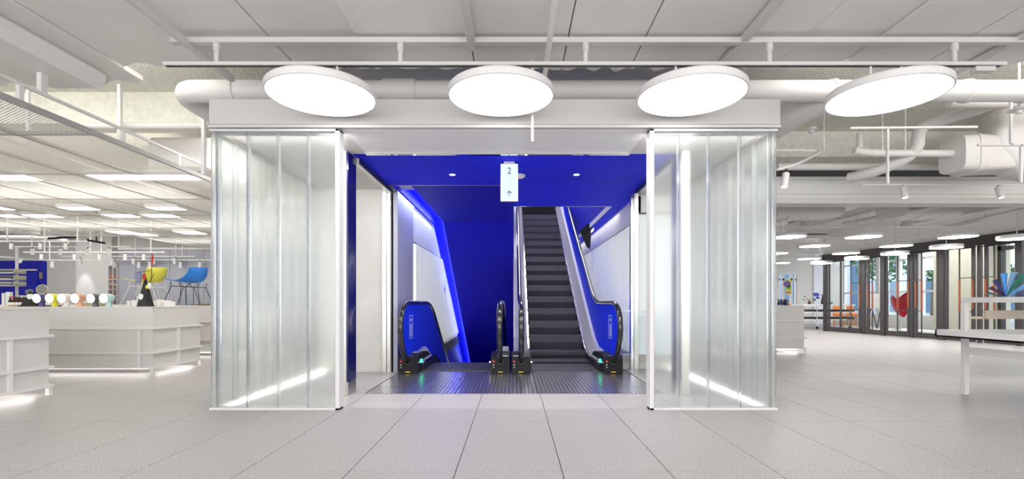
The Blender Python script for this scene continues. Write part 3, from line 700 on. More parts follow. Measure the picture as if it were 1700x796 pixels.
# rails, rods
def railset(name, label, segs, m='white2', w=.022):
    t = thing(name, segs[0][0], label, 'rail')
    for i, (a, b) in enumerate(segs): MB().bar(a, b, w, w).build('rail' if i == 0 else 'rod', m, t)
    return t
railset('ceiling_rail', 'white unistrut rail with a long rod reaching down to the bulkhead', [(P(1411, 213, 5.6), P(1622, 211, 5.6)), (P(1473.5, 213, 5.6), P(1473.5, 305, 5.6))])
railset('ceiling_rail', 'white unistrut rail in front of the bulky insulated duct', [(P(1623, 241, 5.3), P(1760, 241, 5.3)), (P(1678, 241, 5.3), P(1678, 168, 5.3)), (P(1695, 241, 5.3), P(1695, 304, 5.3))])
tk = railset('spot_track', 'thin white track along the bulkhead holding two spotlights', [(P(1430, 307, 7.0), P(1760, 307, 7.0))], w=.018)
for px in (1368, 1465, 1503): 
    o = MB().tube([P(px, 250, 5.9), P(px, 160, 5.9)], .007, 8).build('hanger_rod', 'white2', None, True); tag(o, {1368: 'thin rod holding the bent conduit', 1465: 'thin rod above the horizontal pipe stub', 1503: 'thin rod beside the step in the bent pipe'}[px], 'rod')
ctube([P(1285, 250, 5.9), P(1355, 250, 5.9), P(1362, 253, 5.8), P(1345, 262, 5.5), P(1318, 275, 5.3), P(1290, 282, 5.2)], .015, 'conduit', 'bent white conduit looping out beside the glass screen', 'pipe', n=10)
o = MB().lathe([(.06, 0), (.06, -.02), (.035, -.03), (.03, -.06), (.0, -.065)], P(1347, 213, 6.2), n=16).build('sprinkler_head', 'white2', None, True); tag(o, 'white ceiling device on the rough slab near the bent conduit', 'detector')
o = MB().tube([P(1692, 182, 5.0), P(1692, 182, 5.0)+Vector((0, 0, .5))], .012, 8).lathe([(.09, 0), (.09, -.008), (.03, -.012), (.025, -.04), (.0, -.045)], P(1692, 182, 5.0), n=20).build('sprinkler_head', 'white2', None, True); tag(o, 'round white sprinkler plate in front of the bulky duct', 'sprinkler')
def spot(p, tilt, label, group, h=.15, r=.035, name='spotlight', stem=.04):
    """cylinder spotlight; p is where it hangs from"""
    t = thing(name, p, label, 'spotlight', group)
    ax = Vector((tilt[0], tilt[1], -1)).normalized(); c = Vector(p)+Vector((0, 0, -stem))
    MB().tube([p, c], .012, 8).build('stem', 'black', t, True)
    MB().lathe([(r*.85, 0), (r, .008), (r, h), (r*.86, h), (r*.8, h-.012)], c, ax, 16).build('body', 'white2', t, True)
    MB().lathe([(r*.8, h-.01), (r*.8, h-.008)], c, ax, 16).build('lens', 'lens', t)
    return t
M['lens'] = emat('spot_lens', (1, .97, .9), 3)
spot(P(1305, 277, 5.26), (-.25, -.2), 'white spotlight hanging from the conduit beside the glass screen', None, .16, .036, stem=.07)
spot(P(1499, 308, 7.0), (0, -.25), 'white spotlight on the bulkhead track above the far pendant lamps', 'bulkhead spotlights', .17, .042, stem=.02)
spot(P(1657, 308, 7.0), (.05, -.25), 'white spotlight on the bulkhead track below the bulky duct', 'bulkhead spotlights', .17, .042, stem=.02)
# ------------- far right room
struct(MB().box(XR, 15, 7.96, 23.5, 3.32, 3.6).build('ceiling_far', 'ceil'), 'painted ceiling slab of the far room', 'ceiling')
for i, (x0, y0, x1, y1) in enumerate(((4.0, 8, 12.8, 21), (6.4, 8, 14.5, 19.5), (9.5, 8, 15.5, 16.5))):
    a, b = Vector((x0, y0, 3.16)), Vector((x1, y1, 3.16)); o = MB().bar(a, b, .35, .3).build('ceiling_duct', 'pipe', None, bevel=.02); tag(o, 'long rectangular painted duct under the far ceiling, %s from the screen' % ORD[i], 'duct', 'far room ducts')
def fduct(px0, px1, py0, py1, d, label):
    t = thing('insulated_duct', P((px0+px1)/2, py1, d), label, 'duct')
    zc = (py0+py1)/2; hh = abs(Z(py0, d)-Z(py1, d))/2
    n = 6; rduct([P(px0+(px1-px0)*i/n, zc-(4*i/n), d+.5*i/n) for i in range(n+1)], [hh*(.8+.2*min(1, i/2)) for i in range(n+1)], [.3]*(n+1), 'duct_body', t)
    for f in (.2, .7):
        q = P(px0+(px1-px0)*f, py0+8, d+.5*f); MB().tube([q, (q.x, q.y, 3.33)], .01, 6).build('hanger', 'white2', t)
    for f in (.25, .55): rduct([P(px0+(px1-px0)*f, zc-4*f, d+.5*f), P(px0+(px1-px0)*f+2, zc-4*f, d+.5*f)], [hh*1.04]*2, [.31]*2, 'band', t)
fduct(1270, 1378, 330, 368, 9.0, 'wrapped duct just behind the bulkhead beside the glass screen')
fduct(1480, 1602, 330, 366, 9.3, 'wrapped duct just behind the bulkhead above the glazed doors')
t = thing('cable_tray', P(1400, 350, 9.6), 'white ladder cable tray running diagonally under the far ceiling', 'cable tray')
a, b = P(1338, 372, 11.5), P(1455, 341, 9.2); off = Vector((.28, .18, 0))
for q in (a, a+off): MB().bar(q, q+(b-a), .02, .06).build('side_rail', 'pipe', t)
for i in range(14): MB().bar(a+(b-a)*(i+.5)/14, a+off+(b-a)*(i+.5)/14, .03, .015).build('rung', 'pipe', t)
t = thing('fan_coil_unit', P(1350, 396, 11.5), 'boxy white air unit with a dark slot hung in the far ceiling', 'air unit')
du = 12.3; box(X(1328, du), X(1374, du), du, du+.7, Z(391, du), Z(366, du)).build('casing', 'pipe', t, bevel=.01); box(X(1328, du)-.02, X(1374, du)+.02, du-.02, du+.6, Z(394.5, du), Z(391, du)).build('grille', 'white2', t); box(X(1330, du), X(1372, du), du-.022, du-.02, Z(390, du), Z(388.5, du)).build('slot', 'black', t)
for i, (a, b) in enumerate((((1400, 372, 10.5), (1560, 342, 8.6)), ((1560, 380, 11), (1710, 345, 8.8)), ((1520, 372, 10.4), (1700, 338, 8.5)))):
    ctube([P(*a), P(*b)], .04, 'pipe_run', ['white pipe slanting beside the cable tray', 'white pipe slanting above the last glazed door', 'white pipe slanting under the second wrapped duct'][i], n=12)

# ================================================================== GLAZED DOORS (right room)
A0 = Vector((10.30, 16.5, 0)); A1 = Vector((11.10, 10.8, 0)); AD = (A1-A0).normalized(); AN = Vector((AD.y, -AD.x, 0))
if AN.x > 0: AN = -AN
def onwall(px):
    k = (px-853)/F                 # x = k*y
    # A0+s*AD : A0.x+s*AD.x = k*(A0.y+s*AD.y)
    return (k*A0.y-A0.x)/(AD.x-k*AD.y)
ZH = 2.36
def wbox(s0, s1, n0, n1, z0, z1):
    q = [A0+AD*s+AN*n for s, n in ((s0, n0), (s1, n0), (s1, n1), (s0, n1))]
    return MB().prism([Vector((p.x, p.y, z0)) for p in q], (0, 0, z1-z0))
gf = sthing('door_frame', A0, 'dark bronze framework around the row of glazed doors', 'door frame')
sE = onwall(1702)+2.2
for i, (a, b) in enumerate(((1369, 1373), (1465, 1471), (1560, 1570), (1691, 1700))):
    sa, sb = onwall(a), onwall(b); wbox(sa, sb, -.04, .06, 0, ZH+.02).build('post', 'dark', gf)
wbox(-.05, sE, -.09, .10, ZH, ZH+.16).build('head_beam', 'dark', gf); wbox(-.05, sE, .02, .12, ZH-.06, ZH).build('head_rail', 'dark', gf)
wbox(-.05, sE, -.09, .0, ZH+.16, 3.32).build('upper_panel', 'wallw', gf)
leafs = [(1376, 1396, 0, 'narrow glazed door leaf beside the first post, nearest the display cart'), (1396, 1430, 1, 'glazed door leaf with the far pull bar, second along the row'), (1440, 1463, -1, 'glazed door leaf in front of the white easel board'),
         (1473, 1511, 1, 'glazed door leaf in front of the red heart chair'), (1519, 1557, -1, 'glazed door leaf in front of the first cream wall strip'), (1573, 1619, 1, 'glazed door leaf in front of the cream stone wall'), (1635, 1688, -1, 'glazed door leaf behind the fan of coloured sheets')]
for a, b, hs, lb in leafs:
    s0, s1 = onwall(a), onwall(b); c = (s0+s1)/2
    dr = thing('glass_door', A0+AD*c, lb, 'door', 'row of glazed doors')
    st = .05
    l0, l1 = (st*.5, st) if hs > 0 else (st, st*.5)
    wbox(s0, s0+(l0 if hs >= 0 else .075), -.02, .02, .01, ZH-.01).build('stile', 'dark', dr)
    wbox(s1-(.075 if hs > 0 else l1), s1, -.02, .02, .01, ZH-.01).build('stile', 'dark', dr)
    wbox(s0, s1, -.03, .03, .01, .15).build('bottom_rail', 'dark', dr); wbox(s0, s1, -.03, .03, ZH-.10, ZH-.01).build('top_rail', 'dark', dr)
    wbox(s0+.04, s1-.04, -.006, .006, .14, ZH-.09).build('pane', 'clear', dr)
    if hs:
        sp = s1-.28 if hs > 0 else s0+.28; n0 = .10
        q = A0+AD*sp+AN*n0
        pb = MB().tube([(q.x, q.y, .15), (q.x, q.y, ZH-.1)], .016, 10).build('pull_bar', 'dark', dr, True)
        MB().tube([(q.x, q.y, .73), (q.x, q.y, 1.52)], .021, 10).build('grip', 'orange', pb, True)
        for z in (.15, .72, 1.53, ZH-.12): wbox(min(sp, s1 if hs > 0 else s0), max(sp, s1 if hs > 0 else s0), n0-.008, n0+.008, z, z+.02).build('bracket', 'dark', pb)
        sq = s1-.04 if hs > 0 else s0+.04
        wbox(sq-.018, sq+.018, .02, .03, .80, 1.52).build('edge_grip', 'orange', dr)
for a, b, lb in ((1433, 1437, 'mullion'), (1513, 1517, 'mullion'), (1624, 1630, 'mullion')): wbox(onwall(a), onwall(b), -.03, .04, 0, ZH).build('mullion', 'dark', gf)
# wall closing the room beside the viewer
e = A0+AD*sE
struct(MB().box(e.x, e.x+.1, -3, e.y, 0, 3.4).build('wall_side', 'wallw'), 'white side wall past the glazed doors', 'wall')
# vestibule: outer window wall
def q2(x0, x1, y0, y1, z0, z1): return MB().box(x0, x1, y0, y1, z0, z1)
vest = sthing('window_1', (14.6, 17, 0), 'white framed outer windows beyond the glazed doors', 'window')
XO = 14.6
for yy in [16.8+1.05*i for i in range(7)]: q2(XO, XO+.12, yy-.09, yy+.09, .45, 3.3).build('mullion', 'white2', vest)
for z in (.45, 1.35, 2.55): q2(XO+.02, XO+.10, 16.8, 23.1, z-.03, z+.03).build('transom', 'white2', vest)
for i in range(6): q2(XO+.05, XO+.06, 16.9+1.05*i, 16.8+1.05*(i+1)-.1, .48, 3.2).build('pane', 'clear', vest)
struct(q2(XO-.02, XO+.3, 16.7, 23.2, 0, .45).build('wall_sill', 'wallw'), 'low white sill wall under the outer windows', 'wall')
struct(MB().box(XO-.5, XO+.3, 14.9, 16.7, 0, 3.3).build('wall_stone', mat('cream_stone', (.62, .60, .50), .7, vary=(5, .05))), 'cream stone wall beyond the glazed doors', 'wall')
v2 = sthing('window_2', (14.4, 13.2, 0), 'dark framed outer window right of the cream stone wall', 'window')
for yy in (14.85, 14.1, 13.2, 12.2): q2(XO-.1, XO+.05, yy-.06, yy+.06, 0, 3.3).build('mullion', 'dark', v2)
q2(XO-.1, XO+.05, 11.0, 14.9, 2.5, 2.62).build('transom', 'dark', v2)
q2(XO, XO+.01, 11, 14.9, 0, 2.5).build('pane', 'clear', v2)
# end wall of the far room with its window
dE = 22.0
def pw(px): return X(px, dE)
ew = MB().box(XR, pw(1292), dE, dE+.2, 0, 3.4).box(pw(1323), XO, dE, dE+.2, 0, 3.4).box(pw(1292), pw(1323), dE, dE+.2, 0, Z(522, dE)).box(pw(1292), pw(1323), dE, dE+.2, Z(455, dE), 3.4)
struct(ew.build('wall_end', 'wallw'), 'cream end wall of the far room', 'wall')
struct(box(pw(1350), pw(1376), dE-.05, dE, 0, 3.3).build('wall_panel', cm((.85, .86, .95), .5)), 'bright white wall panel behind the display cart', 'wall')
w3 = sthing('window_3', (pw(1305), dE, 1), 'tall window with white mullions in the far end wall', 'window')
for px in (1293, 1301, 1314.5, 1323): box(pw(px)-.05, pw(px)+.05, dE+.02, dE+.1, Z(522, dE), Z(455, dE)).build('mullion', 'white2', w3)
box(pw(1293), pw(1323), dE+.02, dE+.1, Z(466, dE), Z(463, dE)).build('transom', 'white2', w3)
box(pw(1293), pw(1323), dE+.05, dE+.06, Z(522, dE), Z(455, dE)).build('pane', 'clear', w3)
bn = thing('poster', P(1309, 490, 21.9), 'yellow and purple poster hanging in the far window', 'poster')
dB = 22.005
box(X(1304.5, dB), X(1313.5, dB), dB, dB+.01, Z(490, dB), Z(464.5, dB)).build('poster_sheet', cm((.75, .62, .04)), bn)
box(X(1304.5, dB), X(1313.5, dB), dB-.005, dB, Z(487, dB), Z(485, dB)).build('purple_band', cm((.45, .05, .4)), bn)
MB().lathe([(.16, 0), (.16, .004)], P(1307, 472, dB-.003), (0, -1, 0), 9).build('purple_bloom', cm((.22, .12, .35)), bn)
MB().lathe([(.10, 0), (.10, .004)], P(1310, 478, dB-.003), (0, -1, 0), 7).build('green_leaf', cm((.2, .45, .05)), bn)
# dark sheet added for the darker far room seen through the right glass screen
ch = thing('dark_stand_in', (4.9, 12, 0), 'dark sheet standing in for the darker far room beyond the right glass screen', 'panel')
dC = 10.6; box(X(1178, dC), X(1264, dC), dC, dC+.06, .93, 2.75).build('board', cm((.03, .03, .04)), ch)
box(X(1178, dC), X(1264, dC), dC+.01, dC+.05, 0, .93).build('foot', cm((.55, .53, .52)), ch)
# outside: street
st = struct(MB().box(14.9, 60, -5, 60, -.3, -.05).build('ground', cm((.45, .45, .47), .8)), 'pale pavement outside the windows', 'ground')
def facade(x, y0, y1, h, label, nm='building'):
    t = thing(nm, (x, (y0+y1)/2, -.05), label, 'building')
    MB().box(x, x+1, y0, y1, -.05, h).build('wall', cm((.72, .78, .86)), t)
    y = y0+.3
    while y < y1-1.2:
        for z in (.3, 3.0, 5.7):
            if z+2 < h: MB().box(x-.06, x+.02, y, y+1.0, z, z+2.1).build('window', cm((.16, .26, .40), .15), t)
        y += 1.5
facade(26, 12, 52, 9, 'pale office building with blue windows across the street')
t = thing('building', (19, 34, 0), 'white block seen through the far end window', 'building')
MB().box(8, 24, 33, 34, -.05, 9).build('wall', cm((.66, .75, .86)), t)
for i in range(10): MB().box(8.4+1.55*i, 9.4+1.55*i, 32.94, 33, .4, 5.4).build('window', cm((.14, .24, .38), .15), t)
def tree(x, y, h, label, seed):
    rr = random.Random(seed); t = thing('street_tree', (x, y, -.05), label, 'tree', 'street trees')
    MB().tube([(x, y, -.05), (x+.1, y, h*.5), (x, y+.1, h*.8)], [.11, .08, .04], 8).build('trunk', cm((.12, .09, .07)), t, True)
    mb = MB()
    for i in range(900):
        u = Vector((rr.gauss(0, 1), rr.gauss(0, 1), rr.gauss(0, 1))).normalized()*(rr.random()**.4); p = Vector((x+u.x*1.5, y+u.y*1.7, h*.72+u.z*h*.36))
        a = Vector((rr.uniform(-1, 1), rr.uniform(-1, 1), rr.uniform(-1, 1))).normalized()*.13; b = a.cross(Vector((rr.uniform(-1, 1), 1, .3))).normalized()*.08
        mb.add([p-a, p+b, p+a, p-b], [(0, 1, 2, 3)])
    o = mb.build('foliage', cm((.06, .16, .05), .6), t); o['kind'] = 'stuff'
for i, (x, y) in enumerate(((19, 19.5), (18.6, 23.5), (19.2, 27.5), (18.2, 15.3))): tree(x+1.2, y, 5.4, 'leafy street tree outside the outer windows, %s along the pavement' % ORD[i], i)
area('sky_portal', (17.2, 18, 3.6), (0, PI/3.2, 0), 3, 9, 260, (.9, .95, 1))

# heart chair, easel, cart, mobiles, table things
hc = thing('heart_chair', (11.8, 14.9, .0), 'red heart-shaped shell chair behind the glazed doors', 'chair')
dH = 15.2; cx = X(1496, dH)
out = [(-.36, .42), (-.30, .36), (-.20, .28), (-.08, .34), (.04, .46), (.16, .52), (.30, .48), (.38, .36), (.36, .12), (.26, -.08), (.10, -.30), (.02, -.34), (-.10, -.20), (-.24, .06)]
zc = Z(512, dH); vs = []; n = len(out)
for t_, (sc_, dy) in enumerate(((1, 0), (.96, .06), (.7, .22), (.35, .32))):
    for a, b in out: vs.append((cx+.05+a*sc_*.85, dH+dy, zc+.02+b*sc_*.9))
fs = [(i*n+k, i*n+(k+1) % n, (i+1)*n+(k+1) % n, (i+1)*n+k) for i in range(3) for k in range(n)]+[tuple(3*n+k for k in range(n))]
MB().add(vs, fs).build('shell', cm((.42, .012, .025), .35), hc, True)
MB().lathe([(.02, 0), (.02, .34), (.03, .34)], (cx+.06, dH+.1, .12), n=10).build('stem', 'steel', hc, True); MB().lathe([(.22, 0), (.22, .02), (.02, .05)], (cx+.06, dH+.1, .10), n=20).build('foot', 'steel', hc, True)
pf = box(10.9, 14.0, 14.95, 15.9, 0, .1)
o = box(X(1440, 15.6), X(1530, 15.6), 14.7, 16.2, 0, .10).build('low_platform', 'wallw'); tag(o, 'low white platform under the red heart chair', 'platform')
es = thing('easel', P(1452, 540, 16.0), 'white board standing on dark crossed easel legs behind the doors', 'easel')
dz = 15.9; box(X(1444, dz), X(1466, dz), dz, dz+.03, Z(512, dz), Z(488, dz)).build('board', 'wallw', es)
for a, b in ((1446, 1439), (1448, 1456), (1462, 1456), (1464, 1472)): MB().bar(P(a, 512, dz), (X(b, dz), dz, .10), .02).build('leg', 'black', es)
# black shelved cart
dT = 17.4; x0, x1 = X(1334, dT), X(1420, dT)
ct = thing('display_cart', ((x0+x1)/2, dT, 0), 'white topped cart with two rows of black trays on castors beyond the doors', 'cart')
box(x0, x1, dT, dT+.9, Z(508.5, dT), Z(505.5, dT)).build('top', 'white2', ct)
for yy in (518, 530.5): 
    box(x0, x1-.3*(yy > 525), dT, dT+.9, Z(yy+1.5, dT), Z(yy, dT)).build('shelf', 'white2', ct)
    for i in range(4): box(x0+.05+i*.45, x0+.45+i*.45, dT+.02, dT+.5, Z(yy, dT), Z(yy-3.5, dT)).build('tray', 'black', ct)
for px in (1358, 1413): 
    box(X(px, dT)-.02, X(px, dT)+.02, dT+.02, dT+.06, .12, Z(508, dT)).build('post', 'white2', ct)
    MB().lathe([(.055, -.02), (.055, .02)], (X(px, dT), dT+.05, .055), (1, 0, 0), 14).build('castor', 'black', ct, True)
def blob(name, px, py, rx, ry, d, col, label, cat, group=None, parent=None):
    c = P(px, py, d); k = d/F
    n = 14; pts = [c+Vector((math.cos(2*PI*i/n)*rx*k*(1+.15*math.sin(3*2*PI*i/n)), 0, math.sin(2*PI*i/n)*ry*k)) for i in range(n)]
    o = MB().prism(pts, (0, .02, 0)).build(name, cm(col), parent)
    if not parent: tag(o, label, cat, group)
    return o
mb_ = thing('table_mobile', P(1355, 505, 17.6), 'small standing mobile with blue and teal blob leaves on the cart', 'mobile sculpture'); dm = 17.5
blob('leaf', 1355, 489.5, 5, 3.2, dm, (.03, .06, .42), '', '', parent=mb_); blob('leaf', 1358, 495, 3, 1.8, dm, (.02, .03, .2), '', '', parent=mb_); blob('leaf', 1352, 498.5, 3, 1.8, dm, (.02, .2, .25), '', '', parent=mb_)
MB().prism([P(1363, 505.4, dm), P(1368, 505.4, dm), P(1366, 489, dm)], (0, .03, 0)).build('stand', 'black', mb_)
MB().tube([P(1366, 489, dm), P(1358, 492, dm), P(1352, 497, dm)], .008, 6).build('wire', 'black', mb_)
m2 = thing('table_mobile', P(1343, 505, 17.6), 'tiny standing mobile with black and red dots on the cart end', 'mobile sculpture')
MB().prism([P(1341, 505.4, dm), P(1347, 505.4, dm), P(1344, 499, dm)], (0, .03, 0)).build('stand', 'black', m2)
for px, py, c in ((1336, 493, (.02,)*3), (1334, 498, (.02,)*3), (1338, 502, (.6, .05, .03)), (1348, 502, (.6, .05, .03)), (1346, 494, (.8, .7, .1))): 
    blob('dot', px, py, 1, .9, dm, c, '', '', parent=m2); MB().tube([P(px, py, dm), P(1344, 499, dm)], .005, 5).build('wire', 'black', m2)
blob('teal_bowl', 1379, 503.4, 4.2, 1.9, dm, (.05, .25, .24), 'teal leaf shaped bowl on the cart seen through the first door leaf', 'bowl')
for i, (px, d) in enumerate(((1403, 19.0), (1424, 20.6))):
    t = thing('orange_chair', (X(px, d), d, 0), 'bright orange plastic chair beyond the cart, %s' % ['right behind the trays', 'beside the easel'][i], 'chair', 'orange chairs beyond the doors')
    xx = X(px, d)
    box(xx-.2, xx+.2, d, d+.4, .42, .46).build('seat', cm((.85, .22, .02)), t, bevel=.01); MB().prism([(xx-.2, d+.38, .46), (xx-.12, d+.5, .85), (xx+.12, d+.5, .85), (xx+.2, d+.38, .46)], (0, .03, 0)).build('backrest', cm((.85, .22, .02)), t)
    for a, b in ((-.18, .02), (.18, .02), (-.18, .38), (.18, .38)): MB().bar((xx+a, d+b, .42), (xx+a, d+b, 0), .03).build('leg', cm((.85, .22, .02)), t)

# ================================================================== PLINTH COUNTERS
CTOP = .897
def counter(x0, x1, y0, y1, label, fbat=(), sbat=(), side='r', led=True):
    c = thing('display_counter', ((x0+x1)/2, (y0+y1)/2, 0), label, 'counter', 'white display counters')
    box(x0, x1, y0, y1, .10, CTOP-.012).build('body', 'white', c)
    box(x0-.006, x1+.006, y0-.006, y1+.006, CTOP-.012, CTOP).build('top', 'white', c, bevel=.003)
    for z in (.612, .289, .095):
        MB().box(x0-.03, x1+.03, y0-.032, y1+.03, z-.012, z+.012).build('ledge', 'white2', c)
    for x in fbat: box(x-.018, x+.018, y0-.028, y0, .107, .60).build('batten', 'white2', c)
    sx = x1 if side == 'r' else x0
    for y in sbat: box(sx, sx+(.028 if side == 'r' else -.028), y-.018, y+.018, .107, .60).build('batten', 'white2', c)
    for x in (x0, x1):
        for y in (y0, y1): box(x-.02, x+.02, y-.02, y+.02, 0, .10).build('leg', 'white2', c)
    if led:
        for a, b, cc, d in ((x0+.1, x1-.1, y0+.06, y0+.08), (x0+.1, x1-.1, y1-.08, y1-.06), (x1-.08, x1-.06, y0+.1, y1-.1), (x0+.06, x0+.08, y0+.1, y1-.1)): box(a, b, cc, d, .070, .082).build('light_strip', 'ledlow', c)
    return c
counter(-9.5, -4.80, 2.2, 5.13, 'white ledged display counter cut by the photo edge, closest to the viewer', sbat=(4.72,))
counter(-9.8, -4.76, 6.55, 7.54, 'long white ledged display counter carrying the seven disc lamps', fbat=(X(230, 6.52), -6.3, -7.5), sbat=(7.03,))
counter(-9.6, -4.2, 8.7, 9.7, 'white ledged display counter carrying the blue and yellow chairs', fbat=(-5.2,), sbat=(9.2,))
counter(3.0, X(1335, 9.3), 9.3, 10.2, 'white ledged display counter behind the right glass screen edge', fbat=(4.0,), side='r')
counter(-14, -6.0, 12.0, 13.0, 'white display counter further back in the shop before the blue wall', led=False)
# ---- disc lamps on the counter
def disc_table_lamp(px, col, nm, d=6.72):
    x = X(px, d)+.015; z = CTOP
    t = thing('table_lamp', (x, d, z), '%s table lamp with a round glowing face on the long counter' % nm, 'lamp', 'disc lamps on the long counter')
    m = cm(col, .35)
    MB().lathe([(.036, 0), (.036, .01), (.028, .06), (.026, .11), (.03, .14)], (x+.035, d, z), n=20).build('foot', m, t, True)
    ax = Vector((-.10, -.99, -.10)).normalized(); c = Vector((x+.028, d+.03, z+.122))
    MB().lathe([(.0, -.05), (.03, -.05), (.05, -.02), (.058, .04), (.064, .095), (.060, .095)], c, ax, 24).build('head', m, t, True)
    MB().lathe([(.059, .0955), (.059, .097)], c, ax, 24).build('diffuser', 'tablelamp', t)
for px, col, nm in ((64, (.06, .05, .22), 'purple'), (85, (.75, .68, .06), 'yellow'), (105, (.80, .78, .74), 'white'), (127, (.80, .42, .28), 'salmon pink'), (153, (.09, .10, .10), 'dark grey'), (174, (.50, .68, .68), 'pale mint')): disc_table_lamp(px, col, nm)
# black cone sculptures
def cone(px0, px1, py1, d, label):
    t = thing('paper_sculpture', (X((px0+px1)/2, d), d, CTOP), label, 'sculpture')
    k = d/F; xm = X((px0+px1)/2, d); w = (px1-px0)*k/2; h = Z(py1, d)-CTOP
    MB().add([(xm-w, d-.05, CTOP), (xm+w, d-.05, CTOP), (xm+w*.7, d+.12, CTOP), (xm-w*.7, d+.12, CTOP), (xm+w*.05, d+.02, CTOP+h), (xm-w*.05, d+.02, CTOP+h)], [(0, 3, 2, 1), (0, 1, 4, 5), (1, 2, 4), (2, 3, 5, 4), (3, 0, 5)]).build('cone', 'black', t)
    return t
c1 = cone(38, 57, 483, 6.95, 'black paper cone sculpture with grey and white discs beside the purple lamp')
blob('disc', 47.5, 485.5, 6, 5, 6.98, (.12, .13, .14), '', '', parent=c1); blob('disc', 49, 493, 5, 4.5, 6.87, (.8, .78, .76), '', '', parent=c1)
c2 = cone(231, 249, 459, 6.9, 'tall black cone sculpture with red, grey and yellow leaves in front of the yellow chair')
d = 6.85
blob('leaf', 229, 461, 5.5, 10.5, d, (.20, .20, .32), '', '', parent=c2); blob('leaf', 238.5, 460, 2, 6, d-.03, (.45, .03, .03), '', '', parent=c2); blob('leaf', 252, 431, 1.2, 9, d, (.5, .04, .03), '', '', parent=c2)
blob('leaf', 243, 477, 1.6, 2.8, d-.1, (.8, .7, .05), '', '', parent=c2); blob('leaf', 233, 493, 3, 5, d-.06, (.8, .8, .78), '', '', parent=c2); blob('leaf', 247, 475, 2.5, 5, d-.02, (.8, .8, .78), '', '', parent=c2)
for a, b in (((252, 440), (251, 470)), ((229, 453), (251, 449)), ((247, 470), (256, 455)), ((240, 459), (240, 452))): MB().tube([P(*a, d), P(*b, d)], .004, 6).build('wire', 'black', c2)
# ---- round mirror
mr = thing('table_mirror', (X(70, 7.2), 7.2, CTOP), 'round tabletop mirror with a tan rim behind the purple lamp', 'mirror')
ax = Vector((.35, -.9, .15)).normalized(); c = P(70, 481, 7.2)
MB().lathe([(.066, -.012), (.072, 0), (.066, .012), (.060, .008), (.060, 0)], c, ax, 28).build('rim', cm((.62, .50, .36)), mr, True); MB().lathe([(.061, .002), (.061, .004)], c, ax, 28).build('mirror_glass', cm((.16, .17, .15), .2), mr)
MB().tube([c+Vector((0, .01, -.06)), (c.x, c.y, CTOP+.01)], .007, 8).build('stem', cm((.62, .50, .36)), mr, True); MB().lathe([(.05, 0), (.05, .01), (.01, .014)], (c.x, c.y, CTOP), n=20).build('foot', cm((.62, .50, .36)), mr, True)
# ---- brown bottles
k = 0
for px, d in ((17, 7.15), (23, 7.1), (29, 7.1), (35.5, 7.1), (26, 7.35), (32, 7.4), (39.5, 7.35), (79, 7.05), (83, 7.05), (86, 7.2), (99, 7.25)):
    x = X(px, d); s = 1 if d < 7.3 else 1.15
    t = thing('brown_bottle', (x, d, CTOP), ('dark brown white-labelled bottle, %s in the front row beside the black cone' % ORD[k]) if k < 4 else ('dark brown bottle with a white label and black cap, %s of the taller rear ones' % ORD[k-4]) if k < 7 else 'small dark brown bottle with a white label %s' % ['between the purple and yellow lamps', 'behind the yellow lamp', 'just right of the yellow lamp', 'between the white and yellow lamps'][k-7], 'bottle', 'brown bottles on the long counter' if k < 7 else 'brown bottles between the lamps')
    MB().lathe([(.021, 0), (.023, .004), (.023, .08*s), (.012, .097*s), (.010, .105*s)], (x, d, CTOP), n=14).build('glass_body', cm((.035, .012, .008), .15), t, True)
    MB().lathe([(.0235, .018), (.0235, .06*s)], (x, d, CTOP), n=14).build('paper_label', cm((.8, .78, .74)), t, True)
    MB().lathe([(.0125, .103*s), (.0125, .125*s)], (x, d, CTOP), n=12).build('cap', 'black', t, True); k += 1
o = box(X(11, 7.0), X(24, 7.0), 6.95, 7.05, CTOP, CTOP+.012).build('wooden_tray', cm((.62, .42, .22)), None); tag(o, 'thin light wood tray in front of the brown bottles', 'tray')
o = MB().lathe([(.03, 0), (.035, .012), (.0, .02)], P(20, 494.5, 7.05), n=14).build('red_lid', cm((.55, .02, .02)), None, True); tag(o, 'red lid resting on the brown bottles', 'lid')
for i, (px, w, h, dd, c, nm) in enumerate(((36, 13, 18, 7.44, (.62, .60, .50), 'beige carton behind the brown bottles'), (5, 5, 22, 7.3, (.66, .67, .62), 'grey green carton at the photo edge of the long counter'), (12.5, 7, 24, 7.3, (.68, .68, .66), 'tall pale carton beside the brown bottles'))):
    o = box(X(px-w/2, dd), X(px+w/2, dd), dd, dd+.05, CTOP, CTOP+h*dd/F).build('carton', cm(c), None, bevel=.002); tag(o, nm, 'carton')
o = box(X(143, 7.3), X(170, 7.3), 7.25, 7.45, CTOP, CTOP+.05).build('wooden_crate', cm((.50, .40, .27)), None, bevel=.003); tag(o, 'shallow wooden crate behind the grey disc lamp', 'crate')
for i, (px, w, h) in enumerate(((213, 6, 9), (222, 9, 10), (254, 7, 9), (262, 6, 11), (275, 9, 10), (283, 6, 8))):
    d = 7.3; o = box(X(px-w/2, d), X(px+w/2, d), d, d+.07, CTOP, CTOP+h*d/F).build('white_block', cm((.86, .84, .80)), None, bevel=.004); tag(o, 'small white display block under the chairs, %s from the mint lamp' % ORD[i], 'block', 'small white blocks')
gc = thing('glass_case', (X(325, 8.9), 8.9, CTOP), 'low clear glass case beside the blue chair', 'glass case'); d = 9.42
for a in (X(301, d), X(352, d)): box(a-.003, a+.003, d, d+.2, CTOP, Z(489, d)).build('side_pane', 'clear', gc)
box(X(301, d), X(352, d), d, d+.006, CTOP, Z(489, d)).build('front_pane', 'clear', gc); box(X(301, d), X(352, d), d, d+.2, Z(489, d), Z(488.4, d)).build('lid', cm((.5, .62, .60), .2), gc)
